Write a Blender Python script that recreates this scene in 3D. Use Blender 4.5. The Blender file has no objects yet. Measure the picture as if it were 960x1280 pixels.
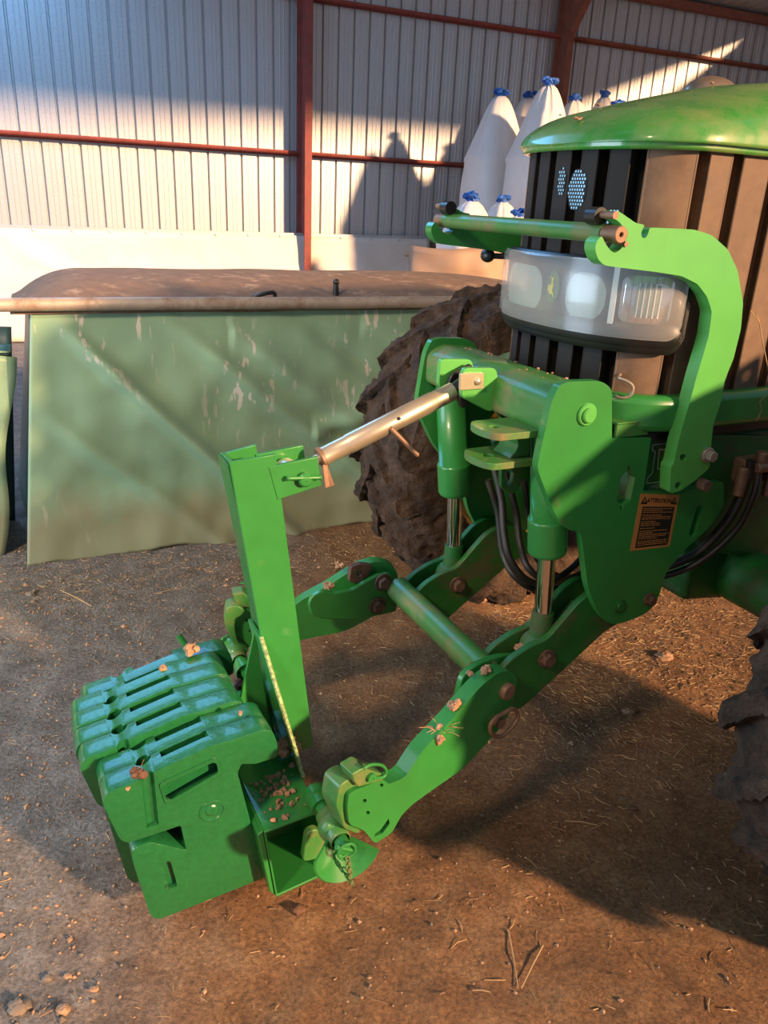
import bpy, bmesh, math, random
from mathutils import Vector, Matrix, noise
from mathutils.geometry import tessellate_polygon
PI = math.pi
R = math.radians
rng = random.Random(7)
col = bpy.context.scene.collection

# ------------------------------------------------------------------ camera
F, CX, CY, H = 975.0, 480.0, 640.0, 1.6
down = Vector((365-CX, 3090-CY, F)).normalized()
up = -down
zc = Vector((0, 0, 1))
yc = (zc - up*zc.dot(up)).normalized()
xc = yc.cross(up)
M3 = Matrix((xc, yc, up))                       # camera vector (x right, y down, z forward) -> world
cam = bpy.data.cameras.new('camera')
camo = bpy.data.objects.new('camera', cam); col.objects.link(camo)
cx_, cy_, cz_ = M3.col[0], M3.col[1], M3.col[2]
camo.matrix_world = Matrix(((cx_[0], -cy_[0], -cz_[0], 0), (cx_[1], -cy_[1], -cz_[1], 0), (cx_[2], -cy_[2], -cz_[2], H), (0, 0, 0, 1)))
cam.sensor_fit = 'VERTICAL'; cam.sensor_height = 36; cam.lens = F/1280*36
cam.clip_start = 0.02; cam.clip_end = 200
bpy.context.scene.camera = camo

class Frame:
    def __init__(s, deg):
        a = R(deg); s.a = a
        s.U = Vector((math.cos(a), math.sin(a), 0)); s.V = Vector((-math.sin(a), math.cos(a), 0))
    def loc(s, x, y, n=(0, 1, 0), c=0):          # photo point seen on the plane n.(u,v,w)=c
        r = M3 @ Vector(((x-CX)/F, (y-CY)/F, 1))
        q = Vector((r.dot(s.U), r.dot(s.V), r.z)); o = Vector((0, 0, H)); n = Vector(n)
        t = (c - n.dot(o))/n.dot(q)
        return o + q*t
    def v(s, x, y, v): return s.loc(x, y, (0, 1, 0), v)
    def u(s, x, y, u): return s.loc(x, y, (1, 0, 0), u)
    def w(s, x, y, w): return s.loc(x, y, (0, 0, 1), w)
TR = Frame(27.0)     # tractor: u = towards its rear, v = away from the camera, w = up
WL = Frame(25.0)     # back wall
CV = 1.62            # tractor centre line

# ------------------------------------------------------------------ materials
def mat(name):
    m = bpy.data.materials.new(name); m.use_nodes = True
    nt = m.node_tree; b = nt.nodes['Principled BSDF']
    return m, nt, b
def nz(nt, scale, detail=4, rough=.6, vec=None, kind='ShaderNodeTexNoise'):
    n = nt.nodes.new(kind); n.inputs['Scale'].default_value = scale
    if 'Detail' in n.inputs: n.inputs['Detail'].default_value = detail
    if 'Roughness' in n.inputs: n.inputs['Roughness'].default_value = rough
    if vec is not None: nt.links.new(vec, n.inputs['Vector'])
    return n
def coord(nt, which='Object', scale=None):
    t = nt.nodes.new('ShaderNodeTexCoord'); o = t.outputs[which]
    if scale:
        mp = nt.nodes.new('ShaderNodeMapping'); mp.inputs['Scale'].default_value = scale
        nt.links.new(o, mp.inputs['Vector']); o = mp.outputs['Vector']
    return o
def ramp(nt, src, stops):
    r = nt.nodes.new('ShaderNodeValToRGB'); e = r.color_ramp.elements
    e[0].position, e[0].color = stops[0][0], (*stops[0][1], 1)
    e[1].position, e[1].color = stops[-1][0], (*stops[-1][1], 1)
    for p, c in stops[1:-1]:
        k = e.new(p); k.color = (*c, 1)
    nt.links.new(src, r.inputs['Fac']); return r
def mix(nt, fac, a, b, mode='MIX'):
    m = nt.nodes.new('ShaderNodeMix'); m.data_type = 'RGBA'; m.blend_type = mode
    for s, v in ((0, fac), (6, a), (7, b)):
        if isinstance(v, (tuple, list)): m.inputs[s].default_value = (*v, 1)
        elif isinstance(v, (int, float)): m.inputs[s].default_value = v
        else: nt.links.new(v, m.inputs[s])
    return m.outputs[2]
def bump(nt, b, src, strength=.3, dist=.01):
    n = nt.nodes.new('ShaderNodeBump'); n.inputs['Strength'].default_value = strength; n.inputs['Distance'].default_value = dist
    nt.links.new(src, n.inputs['Height']); nt.links.new(n.outputs['Normal'], b.inputs['Normal']); return n
def simple(name, c, rough=.5, metal=0, var=.15, scale=20, bmp=.1, dirt=None, dirt_lo=.55, dirt_hi=.75, coat=0):
    m, nt, b = mat(name); co = coord(nt)
    n = nz(nt, scale, 5, .6, co)
    c0 = tuple(x*(1-var) for x in c); c1 = tuple(min(1, x*(1+var)) for x in c)
    out = ramp(nt, n.outputs['Fac'], [(.3, c0), (.7, c1)]).outputs['Color']
    if dirt:
        n2 = nz(nt, 7, 8, .72, co)
        r2 = ramp(nt, n2.outputs['Fac'], [(dirt_lo, (0, 0, 0)), (dirt_hi, (1, 1, 1))])
        out = mix(nt, r2.outputs['Color'], out, dirt)
        rr = nt.nodes.new('ShaderNodeMapRange'); rr.inputs['To Min'].default_value = rough; rr.inputs['To Max'].default_value = .85
        nt.links.new(r2.outputs['Color'], rr.inputs['Value']); nt.links.new(rr.outputs['Result'], b.inputs['Roughness'])
    else: b.inputs['Roughness'].default_value = rough
    nt.links.new(out, b.inputs['Base Color']); b.inputs['Metallic'].default_value = metal
    b.inputs['Coat Weight'].default_value = coat
    if bmp: bump(nt, b, n.outputs['Fac'], bmp, .004)
    return m
M = {}
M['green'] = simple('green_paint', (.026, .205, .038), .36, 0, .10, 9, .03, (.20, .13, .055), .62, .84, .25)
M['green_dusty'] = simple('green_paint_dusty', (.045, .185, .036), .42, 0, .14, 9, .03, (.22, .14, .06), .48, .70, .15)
M['green_arm'] = simple('green_pale', (.085, .38, .070), .38, 0, .06, 12, .02, (.20, .16, .06), .66, .9, .25)  # paler green for the near guard arm, near pin and top link bracket
M['green_frame'] = simple('green_cast_frame', (.012, .12, .016), .5, 0, .2, 12, .08, (.10, .06, .03), .5, .72, 0)
M['green_weight'] = simple('green_cast_iron', (.012, .125, .036), .26, 0, .12, 60, .45, (.09, .10, .04), .66, .9, .35)
M['hood'] = simple('hood_green', (.038, .26, .034), .20, 0, .05, 5, 0, (.30, .27, .10), .42, .92, .5)
M['rust'] = simple('rusty_steel', (.13, .070, .042), .75, .3, .4, 50, .4)
M['rust_pin'] = simple('worn_brown_pin', (.24, .14, .085), .55, .4, .2, 40, .1)
M['steel'] = simple('bright_steel_bolt', (.42, .34, .26), .45, .6, .2, 40, .2)
M['zinc'] = simple('zinc_plated_steel', (.62, .52, .38), .32, .75, .12, 14, .05, (.28, .16, .08), .62, .82)
M['glint'] = simple('pale_blue_glint', (.35, .62, .80), .35, .3, .1, 30, 0)  # colour for blue light glinting through the grille
M['cap'] = simple('dusty_brown_metal', (.20, .15, .11), .35, .4, .2, 30, .1)
M['chrome'] = simple('chrome_rod', (.72, .70, .66), .10, 1, .03, 10, 0)
M['black'] = simple('black_plastic', (.012, .011, .010), .38, 0, .2, 30, .05)
M['void'] = simple('radiator_dark', (.008, .007, .006), .8, 0, .3, 30, .1)
M['rubber'] = simple('black_rubber_hose', (.016, .014, .012), .5, 0, .3, 30, .1, (.09, .055, .03), .55, .75)
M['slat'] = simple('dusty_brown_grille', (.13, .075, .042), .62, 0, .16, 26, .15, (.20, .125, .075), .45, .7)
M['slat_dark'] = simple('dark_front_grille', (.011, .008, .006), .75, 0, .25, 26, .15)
M['red'] = simple('red_oxide_steel', (.26, .055, .042), .7, 0, .2, 12, .1, (.20, .09, .05), .5, .75)
M['brownpost'] = simple('brown_oxide_steel', (.22, .075, .045), .7, 0, .2, 12, .1)
M['clod'] = simple('dry_clay_soil', (.36, .21, .12), .95, 0, .4, 70, .6)
M['clod_dark'] = simple('damp_brown_soil', (.13, .062, .035), .95, 0, .4, 70, .6)
M['straw'] = simple('straw', (.42, .27, .13), .8, 0, .3, 15, 0)
M['straw_dull'] = simple('old_straw', (.25, .15, .08), .9, 0, .4, 15, 0)
M['stone'] = simple('grey_gravel', (.20, .15, .11), .85, 0, .35, 3, .1)
M['bag'] = simple('white_woven_plastic', (.74, .70, .66), .5, 0, .05, 5, .1)
M['tie'] = simple('blue_cloth_tie', (.012, .10, .42), .6, 0, .3, 30, .1)
M['yellow'] = simple('yellow_rim', (.50, .27, .04), .55, 0, .2, 12, .1, (.2, .11, .05), .5, .7)
M['orange'] = simple('orange_label', (.46, .19, .045), .55, 0, .06, 20, 0)
M['ink'] = simple('black_print', (.010, .010, .008), .5, 0, .1, 10, 0)
M['whiteink'] = simple('silver_print', (.35, .38, .33), .4, 0, .1, 10, 0)
M['deer'] = simple('yellow_print', (.55, .50, .05), .4, 0, .05, 10, 0)
M['lamp_house'] = simple('grey_lamp_housing', (.82, .85, .80), .6, 0, .04, 6, 0)
M['lamp_bowl'] = simple('grey_green_lamp_bowl', (.24, .33, .28), .45, 0, .08, 6, 0)
M['mirror'] = simple('lamp_reflector', (.85, .83, .78), .12, 1, .02, 10, 0)
M['pipe'] = simple('galvanised_roll_pipe', (.42, .34, .27), .5, .35, .15, 9, .1, (.22, .13, .08), .48, .7)
M['twig'] = simple('grey_twig', (.10, .075, .06), .9, 0, .3, 20, .1)

def glass():
    m = bpy.data.materials.new('clear_lens'); m.use_nodes = True; nt = m.node_tree; nt.nodes.clear()
    o = nt.nodes.new('ShaderNodeOutputMaterial'); g = nt.nodes.new('ShaderNodeBsdfGlossy'); g.inputs['Roughness'].default_value = .16
    t = nt.nodes.new('ShaderNodeBsdfTransparent'); t.inputs['Color'].default_value = (1, 1, 1, 1)
    d = nt.nodes.new('ShaderNodeBsdfDiffuse'); d.inputs['Color'].default_value = (.75, .74, .70, 1)
    fr = nt.nodes.new('ShaderNodeLayerWeight'); fr.inputs['Blend'].default_value = .22
    pw = nt.nodes.new('ShaderNodeMath'); pw.operation = 'MULTIPLY_ADD'; pw.inputs[1].default_value = .32; pw.inputs[2].default_value = .02; nt.links.new(fr.outputs['Facing'], pw.inputs[0])
    m1 = nt.nodes.new('ShaderNodeMixShader'); m2 = nt.nodes.new('ShaderNodeMixShader'); m2.inputs[0].default_value = .15
    nt.links.new(t.outputs[0], m2.inputs[1]); nt.links.new(d.outputs[0], m2.inputs[2])
    nt.links.new(pw.outputs[0], m1.inputs[0]); nt.links.new(m2.outputs[0], m1.inputs[1]); nt.links.new(g.outputs[0], m1.inputs[2])
    nt.links.new(m1.outputs[0], o.inputs[0]); return m
M['lens'] = glass()

def m_ground():
    m, nt, b = mat('dirt_floor'); co = coord(nt)
    big = nz(nt, 1.1, 3, .5, co); mid = nz(nt, 9, 8, .7, co); fine = nz(nt, 90, 8, .75, co)
    base = ramp(nt, mid.outputs['Fac'], [(.28, (.27, .125, .048)), (.5, (.43, .215, .090)), (.75, (.60, .35, .17))])
    grey = ramp(nt, mid.outputs['Fac'], [(.28, (.18, .155, .135)), (.75, (.54, .48, .43))])
    # grey gravelly zone in the front left of the yard and along the tarp
    sp = nt.nodes.new('ShaderNodeSeparateXYZ'); nt.links.new(co, sp.inputs[0])
    ma = nt.nodes.new('ShaderNodeMath'); ma.operation = 'MULTIPLY_ADD'; ma.inputs[1].default_value = -1.0; ma.inputs[2].default_value = -.42
    nt.links.new(sp.outputs['X'], ma.inputs[0])
    ad = nt.nodes.new('ShaderNodeMath'); ad.operation = 'ADD'; nt.links.new(ma.outputs[0], ad.inputs[0])
    sc = nt.nodes.new('ShaderNodeMath'); sc.operation = 'MULTIPLY_ADD'; sc.inputs[1].default_value = .9; sc.inputs[2].default_value = -.30
    nt.links.new(big.outputs['Fac'], sc.inputs[0]); nt.links.new(sc.outputs[0], ad.inputs[1])
    zr = ramp(nt, ad.outputs[0], [(.0, (0, 0, 0)), (.45, (1, 1, 1))])
    c = mix(nt, zr.outputs['Color'], base.outputs['Color'], grey.outputs['Color'])
    v = nz(nt, 130, vec=co, kind='ShaderNodeTexVoronoi')
    vr = ramp(nt, v.outputs['Distance'], [(.0, (1, 1, 1)), (.22, (0, 0, 0))])
    fr = ramp(nt, fine.outputs['Fac'], [(.35, (.42, .42, .42)), (.7, (1.45, 1.45, 1.45))])
    c = mix(nt, 1.0, c, fr.outputs['Color'], 'MULTIPLY')
    spk = nz(nt, 14, 2, .5, co); spr = ramp(nt, spk.outputs['Fac'], [(.5, (0, 0, 0)), (.62, (.55, .55, .55))])
    f2 = mix(nt, 1.0, vr.outputs['Color'], spr.outputs['Color'], 'MULTIPLY')
    c = mix(nt, f2, c, (.48, .31, .18))
    nt.links.new(c, b.inputs['Base Color']); b.inputs['Roughness'].default_value = .93
    s = nt.nodes.new('ShaderNodeMath'); s.operation = 'ADD'; nt.links.new(fine.outputs['Fac'], s.inputs[0]); nt.links.new(mid.outputs['Fac'], s.inputs[1])
    bump(nt, b, s.outputs[0], 1.0, .045); return m
M['ground'] = m_ground()

def m_sheet():
    m, nt, b = mat('galvanised_sheet'); co = coord(nt)
    n = nz(nt, 45, 3, .6, co); n2 = nz(nt, .7, 4, .6, co)
    c = ramp(nt, n.outputs['Fac'], [(.3, (.46, .47, .48)), (.7, (.62, .63, .64))])
    c2 = mix(nt, n2.outputs['Fac'], c.outputs['Color'], (.52, .50, .47))
    nt.links.new(c2, b.inputs['Base Color']); b.inputs['Metallic'].default_value = .55; b.inputs['Roughness'].default_value = .42
    return m
M['sheet'] = m_sheet()

def m_tarp(name, c, dark, stain, rough=.45, stains=True):
    m, nt, b = mat(name); co = coord(nt)
    n = nz(nt, 1.6, 6, .6, co); out = ramp(nt, n.outputs['Fac'], [(.3, dark), (.65, c)]).outputs['Color']
    if stains:
        # splashed streaks of pale dirt running down, brown dust near the bottom edge
        n2 = nz(nt, 1, 3, .6, coord(nt, 'Object', (26, 26, 5)))
        gate = nz(nt, 1.1, 2, .5, co)
        g = ramp(nt, gate.outputs['Fac'], [(.46, (0, 0, 0)), (.58, (1, 1, 1))])
        r2 = ramp(nt, n2.outputs['Fac'], [(.60, (0, 0, 0)), (.64, (1, 1, 1))])
        f = mix(nt, 1.0, r2.outputs['Color'], g.outputs['Color'], 'MULTIPLY')
        out = mix(nt, f, out, (.62, .55, .47))
        sp = nt.nodes.new('ShaderNodeSeparateXYZ'); nt.links.new(co, sp.inputs[0])
        n3 = nz(nt, 5, 5, .6, co)
        mm = nt.nodes.new('ShaderNodeMath'); mm.operation = 'MULTIPLY_ADD'; mm.inputs[1].default_value = -.35; nt.links.new(n3.outputs['Fac'], mm.inputs[0]); nt.links.new(sp.outputs['Z'], mm.inputs[2])
        r3 = ramp(nt, mm.outputs[0], [(.0, (.6, .6, .6)), (.16, (0, 0, 0))])
        out = mix(nt, r3.outputs['Color'], out, stain)
    nt.links.new(out, b.inputs['Base Color']); b.inputs['Roughness'].default_value = rough
    nb = nz(nt, 6, 4, .6, co); bump(nt, b, nb.outputs['Fac'], .15, .02)
    return m
M['tarp'] = m_tarp('green_tarpaulin', (.26, .40, .25), (.20, .33, .21), (.30, .23, .13))
M['tarp_dark'] = m_tarp('shaded_tarpaulin', (.04, .09, .085), (.03, .07, .07), (.1, .07, .05), .5, False)  # tarpaulin colour darkened to hold the shade of the gap
M['tarp_top'] = simple('dusty_brown_tarpaulin', (.19, .115, .066), .85, 0, .2, 14, .4, (.36, .24, .15), .56, .66)
M['white_sheet'] = m_tarp('white_plastic_sheeting', (.74, .63, .52), (.68, .58, .48), (0, 0, 0), .55, False)
M['tan_sheet'] = m_tarp('tan_plastic_sheeting', (.42, .27, .17), (.30, .19, .12), (0, 0, 0), .6, False)
def m_tire():
    m, nt, b = mat('muddy_tire_rubber'); co = coord(nt)
    n = nz(nt, 11, 8, .72, co); n2 = nz(nt, 60, 5, .7, co)
    c = ramp(nt, n.outputs['Fac'], [(.34, (.03, .022, .017)), (.46, (.080, .047, .029)), (.66, (.18, .105, .062))])
    c2 = mix(nt, .3, c.outputs['Color'], n2.outputs['Fac'], 'MULTIPLY')
    nt.links.new(c2, b.inputs['Base Color']); b.inputs['Roughness'].default_value = .85
    s = nt.nodes.new('ShaderNodeMath'); s.operation = 'ADD'; nt.links.new(n.outputs['Fac'], s.inputs[0]); nt.links.new(n2.outputs['Fac'], s.inputs[1])
    bump(nt, b, s.outputs[0], 1.0, .03); return m
M['tire'] = m_tire()
M['tire_bare'] = simple('bare_tire_rubber', (.045, .038, .033), .6, 0, .3, 40, .3, (.12, .07, .04), .5, .7)

def m_screen():
    m, nt, b = mat('perforated_screen'); co = coord(nt)
    v = nz(nt, 85, vec=co, kind='ShaderNodeTexVoronoi')
    v.inputs['Randomness'].default_value = .1
    r = ramp(nt, v.outputs['Distance'], [(.30, (.22, .42, .58)), (.40, (.006, .006, .006))])  # pale dots put glints of light into the screen colour
    nt.links.new(r.outputs['Color'], b.inputs['Base Color']); b.inputs['Metallic'].default_value = .4; b.inputs['Roughness'].default_value = .3
    return m
M['screen'] = m_screen()

def emit(name, c, s):
    m = bpy.data.materials.new(name); m.use_nodes = True; nt = m.node_tree; nt.nodes.clear()
    o = nt.nodes.new('ShaderNodeOutputMaterial'); e = nt.nodes.new('ShaderNodeEmission')
    e.inputs['Color'].default_value = (*c, 1); e.inputs['Strength'].default_value = s
    nt.links.new(e.outputs[0], o.inputs[0]); return m

# ------------------------------------------------------------------ object helpers
def props(o, label=None, cat=None, group=None, kind=None):
    if label: o['label'] = label
    if cat: o['category'] = cat
    if group: o['group'] = group
    if kind: o['kind'] = kind
    return o
def empty(name, fr, org, label=None, cat=None, group=None):
    o = bpy.data.objects.new(name, None); col.objects.link(o); o.empty_display_size = .1
    o.location = fr.U*org[0] + fr.V*org[1] + Vector((0, 0, org[2])); o.rotation_euler = (0, 0, fr.a)
    o['_org'] = list(org)
    return props(o, label, cat, group)
class MB:
    def __init__(s): s.v = []; s.f = []
    def add(s, vs, fs):
        n = len(s.v); s.v += [Vector(p) for p in vs]; s.f += [[i+n for i in f] for f in fs]; return s
    def box(s, a, b):
        x0, y0, z0 = a; x1, y1, z1 = b
        vs = [(x, y, z) for z in (z0, z1) for y in (y0, y1) for x in (x0, x1)]
        return s.add(vs, [(0, 2, 3, 1), (4, 5, 7, 6), (0, 1, 5, 4), (2, 6, 7, 3), (0, 4, 6, 2), (1, 3, 7, 5)])
    def slab(s, pts, off, holes=()):               # flat outline extruded by off
        off = Vector(off); loops = [[Vector(p) for p in pts]] + [[Vector(p) for p in h] for h in holes]
        flat = [p for l in loops for p in l]; n = len(flat); base = len(s.v)
        s.v += flat + [p+off for p in flat]
        if holes:
            tri = tessellate_polygon(loops)
            for t in tri: s.f.append([base+i for i in t]); s.f.append([base+n+i for i in reversed(t)])
        else:
            s.f.append([base+i for i in range(n)]); s.f.append([base+n+i for i in reversed(range(n))])
        k = 0
        for l in loops:
            m = len(l)
            for i in range(m):
                j = (i+1) % m; s.f.append([base+k+i, base+k+j, base+n+k+j, base+n+k+i])
            k += m
        return s
    def tube(s, path, r, seg=12, caps=True):
        path = [Vector(p) for p in path]; rs = r if isinstance(r, (list, tuple)) else [r]*len(path)
        base = len(s.v); prev = None
        for i, p in enumerate(path):
            t = (path[min(i+1, len(path)-1)] - path[max(i-1, 0)])
            if t.length < 1e-9: t = prev_t
            t.normalize(); prev_t = t
            if prev is None: a = Vector((0, 0, 1)) if abs(t.z) < .9 else Vector((1, 0, 0))
            else: a = prev
            x = (a - t*a.dot(t)).normalized(); y = t.cross(x); prev = x
            for k in range(seg):
                q = 2*PI*k/seg; s.v.append(p + (x*math.cos(q)+y*math.sin(q))*rs[i])
        for i in range(len(path)-1):
            for k in range(seg):
                a = base+i*seg+k; b = base+i*seg+(k+1) % seg
                s.f.append([a, b, b+seg, a+seg])
        if caps:
            s.f.append([base+k for k in reversed(range(seg))]); s.f.append([base+(len(path)-1)*seg+k for k in range(seg)])
        return s
    def cyl(s, a, b, r, seg=24): return s.tube([a, b], r, seg)
    def pipe(s, a, b, ro, ri, seg=28):
        a, b = Vector(a), Vector(b); t = (b-a).normalized(); q0 = Vector((0, 0, 1)) if abs(t.z) < .9 else Vector((1, 0, 0))
        x = (q0 - t*q0.dot(t)).normalized(); y = t.cross(x); base = len(s.v)
        for p, r in ((a, ro), (b, ro), (b, ri), (a, ri)):
            for k in range(seg):
                q = 2*PI*k/seg; s.v.append(p + (x*math.cos(q)+y*math.sin(q))*r)
        for j in range(4):
            for k in range(seg):
                a0 = base+j*seg; b0 = base+((j+1) % 4)*seg; k2 = (k+1) % seg
                s.f.append([a0+k, a0+k2, b0+k2, b0+k])
        return s
    def lathe(s, c, axis, prof, seg=48, closed=False):   # prof: (distance along axis, radius)
        c = Vector(c); t = Vector(axis).normalized(); q0 = Vector((0, 0, 1)) if abs(t.z) < .9 else Vector((1, 0, 0))
        x = (q0 - t*q0.dot(t)).normalized(); y = t.cross(x); base = len(s.v); n = len(prof)
        for d, r in prof:
            for k in range(seg):
                q = 2*PI*k/seg; s.v.append(c + t*d + (x*math.cos(q)+y*math.sin(q))*r)
        for j in range(n if closed else n-1):
            for k in range(seg):
                a0 = base+j*seg; b0 = base+((j+1) % n)*seg; k2 = (k+1) % seg
                s.f.append([a0+k, a0+k2, b0+k2, b0+k])
        return s
    def ball(s, c, r, seg=16, rings=10, sq=(1, 1, 1), jit=0, seed=0):
        c = Vector(c); base = len(s.v)
        for j in range(rings+1):
            ph = PI*j/rings
            for k in range(seg):
                q = 2*PI*k/seg; d = Vector((math.sin(ph)*math.cos(q), math.sin(ph)*math.sin(q), math.cos(ph)))
                rr = r*(1 + jit*noise.noise(d*2.3 + Vector((seed*7.1, seed*3.3, 0))) + jit*.5*noise.noise(d*6 + Vector((seed, 0, seed*2))))
                s.v.append(c + Vector((d.x*sq[0], d.y*sq[1], d.z*sq[2]))*rr)
        for j in range(rings):
            for k in range(seg):
                a = base+j*seg+k; b = base+j*seg+(k+1) % seg
                s.f.append([a, b, b+seg, a+seg])
        return s
    def hexa(s, a, b, r): return s.tube([a, b], r, 6)
    def grid(s, fn, nu, nv):
        base = len(s.v)
        for i in range(nu+1):
            for j in range(nv+1): s.v.append(Vector(fn(i/nu, j/nv)))
        for i in range(nu):
            for j in range(nv):
                a = base+i*(nv+1)+j; s.f.append([a, a+nv+1, a+nv+2, a+1])
        return s
    def mesh(s, name, org):
        me = bpy.data.meshes.new(name); o = Vector(org)
        me.from_pydata([p-o for p in s.v], [], s.f); me.update()
        b = bmesh.new(); b.from_mesh(me); bmesh.ops.remove_doubles(b, verts=b.verts, dist=1e-5)
        bmesh.ops.recalc_face_normals(b, faces=b.faces); b.to_mesh(me); b.free(); return me
    def build(s, name, m, parent=None, fr=TR, smooth=40, bevel=0, solid=0, label=None, org=None, segs=2):
        root = parent
        while root is not None and root.parent is not None: root = root.parent
        if root is not None: org = Vector(root['_org'])
        elif org is None: org = Vector((0, 0, 0))
        me = s.mesh(name, org); o = bpy.data.objects.new(name, me); col.objects.link(o)
        me.materials.append(m if not isinstance(m, str) else M[m])
        if parent is not None: o.parent = parent
        else:
            o.location = fr.U*org[0] + fr.V*org[1] + Vector((0, 0, org[2])); o.rotation_euler = (0, 0, fr.a); o['_org'] = list(org)
        if solid:
            md = o.modifiers.new('solid', 'SOLIDIFY'); md.thickness = solid; md.offset = 0
        if bevel:
            md = o.modifiers.new('bevel', 'BEVEL'); md.width = bevel; md.segments = segs; md.limit_method = 'ANGLE'; md.angle_limit = R(35)
        if smooth:
            for p in me.polygons: p.use_smooth = True
            b = bmesh.new(); b.from_mesh(me)
            for e in b.edges:
                if len(e.link_faces) == 2 and e.calc_face_angle(0) > R(smooth): e.smooth = False
            b.to_mesh(me); b.free()
            if bevel: 
                md = o.modifiers.new('wn', 'WEIGHTED_NORMAL'); md.keep_sharp = True
        if label: o['label'] = label
        return o
def rnd(pts, r, seg=4, keep=()):                  # round the corners of a 2D/3D outline
    out = []; n = len(pts); P = [Vector(p) for p in pts]
    for i in range(n):
        rr = r[i] if isinstance(r, (list, tuple)) else r
        a, p, b = P[i-1], P[i], P[(i+1) % n]
        if rr <= 0: out.append(p); continue
        da = min(rr, (a-p).length*.45); db = min(rr, (b-p).length*.45)
        s = p + (a-p).normalized()*da; e = p + (b-p).normalized()*db
        for k in range(seg+1):
            t = k/seg; out.append(s*(1-t)**2 + p*2*t*(1-t) + e*t*t)
    return out
def circ(c, ru, rw, n=20, ax=((1, 0, 0), (0, 0, 1))):
    c = Vector(c); a, b = Vector(ax[0]), Vector(ax[1])
    return [c + a*math.cos(2*PI*k/n)*ru + b*math.sin(2*PI*k/n)*rw for k in range(n)]
def on(v, pts, fr=TR, r=0, seg=4):                # photo outline laid onto the vertical plane v
    if r: pts = [tuple(p) for p in rnd(pts, r, seg)]
    return [fr.v(x, y, v) for x, y in pts]
def mir(pts, d=0): return [Vector((p[0], 2*CV-p[1], p[2])) for p in pts]
def bez(p, n=24):
    p = [Vector(q) for q in p]; out = []
    m = len(p)
    for i in range(m-1):
        p0 = p[max(i-1, 0)]; p1 = p[i]; p2 = p[i+1]; p3 = p[min(i+2, m-1)]
        for k in range(n):
            t = k/n
            out.append(.5*((2*p1)+(p2-p0)*t+(2*p0-5*p1+4*p2-p3)*t*t+(3*p1-p0-3*p2+p3)*t**3))
    out.append(p[-1]); return out
def dup(o, name=None):
    c = o.copy(); col.objects.link(c)
    for ch in list(o.children):
        d = dup(ch); d.parent = c
    return c
def bolt(parent, name, p, n, r, h, m, washer=True, label=None):
    p = Vector(p); n = Vector(n); mb = MB()
    if washer: mb.cyl(p, p+n*(h*.35), r*1.35, 24)
    mb.hexa(p+n*(h*.3 if washer else 0), p+n*h, r)
    return mb.build(name, m, parent, bevel=.0015, label=label)
def clump(mb, c, r, seed, n=7, flat=.7):
    rg = random.Random(seed)
    for k in range(n):
        d = Vector((rg.uniform(-1, 1), rg.uniform(-1, 1), rg.uniform(-.3, .8)*flat))*r*.62
        mb.ball(Vector(c)+d, r*rg.uniform(.28, .62), 9, 6, (1, 1, flat+.15), .55, seed*13+k)
def soil(name, c, r, seed, label, m='clod', strawn=0, n=7, cat='soil'):
    mb = MB(); clump(mb, c, r, seed, n)
    rg = random.Random(seed+99)
    for k in range(strawn):
        a = rg.uniform(0, 2*PI); l = r*rg.uniform(.9, 1.8); e = Vector((math.cos(a)*l, math.sin(a)*l, rg.uniform(-.2, 1.1)*r))
        mb.tube([Vector(c), Vector(c)+e*.6+Vector((0, 0, r*.2)), Vector(c)+e], .0008, 4)
    o = mb.build(name, m, None, org=c, smooth=30)
    return props(o, label, cat)

# ================================================================== TRACTOR
T = empty('tractor', TR, (1.9, CV, 0), 'green tractor with front linkage, muddy tires and brown slatted grille', 'tractor')

# ---- hood plan curve: s = distance round the nose from its centre (+ = camera side)
def plan_pts():
    P = []
    for k in range(61):
        th = k/60*PI/2
        P.append((1.44-.20*math.cos(th)**(2/2.2), CV-.298*math.sin(th)**(2/2.2)))
    for k in range(1, 60): P.append((1.44+.03*k, CV-.298))
    d = [0]
    for i in range(1, len(P)): d.append(d[-1]+math.hypot(P[i][0]-P[i-1][0], P[i][1]-P[i-1][1]))
    return P, d
PP, PD = plan_pts()
def plan(s, off=0):
    sg = 1 if s >= 0 else -1; a = abs(s)
    i = 1
    while i < len(PD)-1 and PD[i] < a: i += 1
    t = (a-PD[i-1])/(PD[i]-PD[i-1]); p = [PP[i-1][j]+(PP[i][j]-PP[i-1][j])*t for j in (0, 1)]
    tx, ty = PP[i][0]-PP[i-1][0], PP[i][1]-PP[i-1][1]; l = math.hypot(tx, ty); nx, ny = ty/l, -tx/l
    u, v = p[0]+nx*off, p[1]+ny*off
    return (u, v) if sg > 0 else (u, 2*CV-v)
def band(mb, s0, s1, w0, w1, off0, off1, n=14, taper=0):   # closed strip following the nose
    ss = [s0+(s1-s0)*k/n for k in range(n+1)]; base = len(mb.v)
    for s in ss:
        for off, w in ((off1, w0), (off1, w1), (off0, w1), (off0, w0)):
            u, v = plan(s, off); mb.v.append(Vector((u, v, w)))
    for k in range(n):
        for j in range(4):
            a = base+k*4+j; b = base+k*4+(j+1) % 4; mb.f.append([a, b, b+4, a+4])
    mb.f.append([base, base+1, base+2, base+3]); mb.f.append([base+n*4+j for j in (3, 2, 1, 0)])
    return mb
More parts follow.
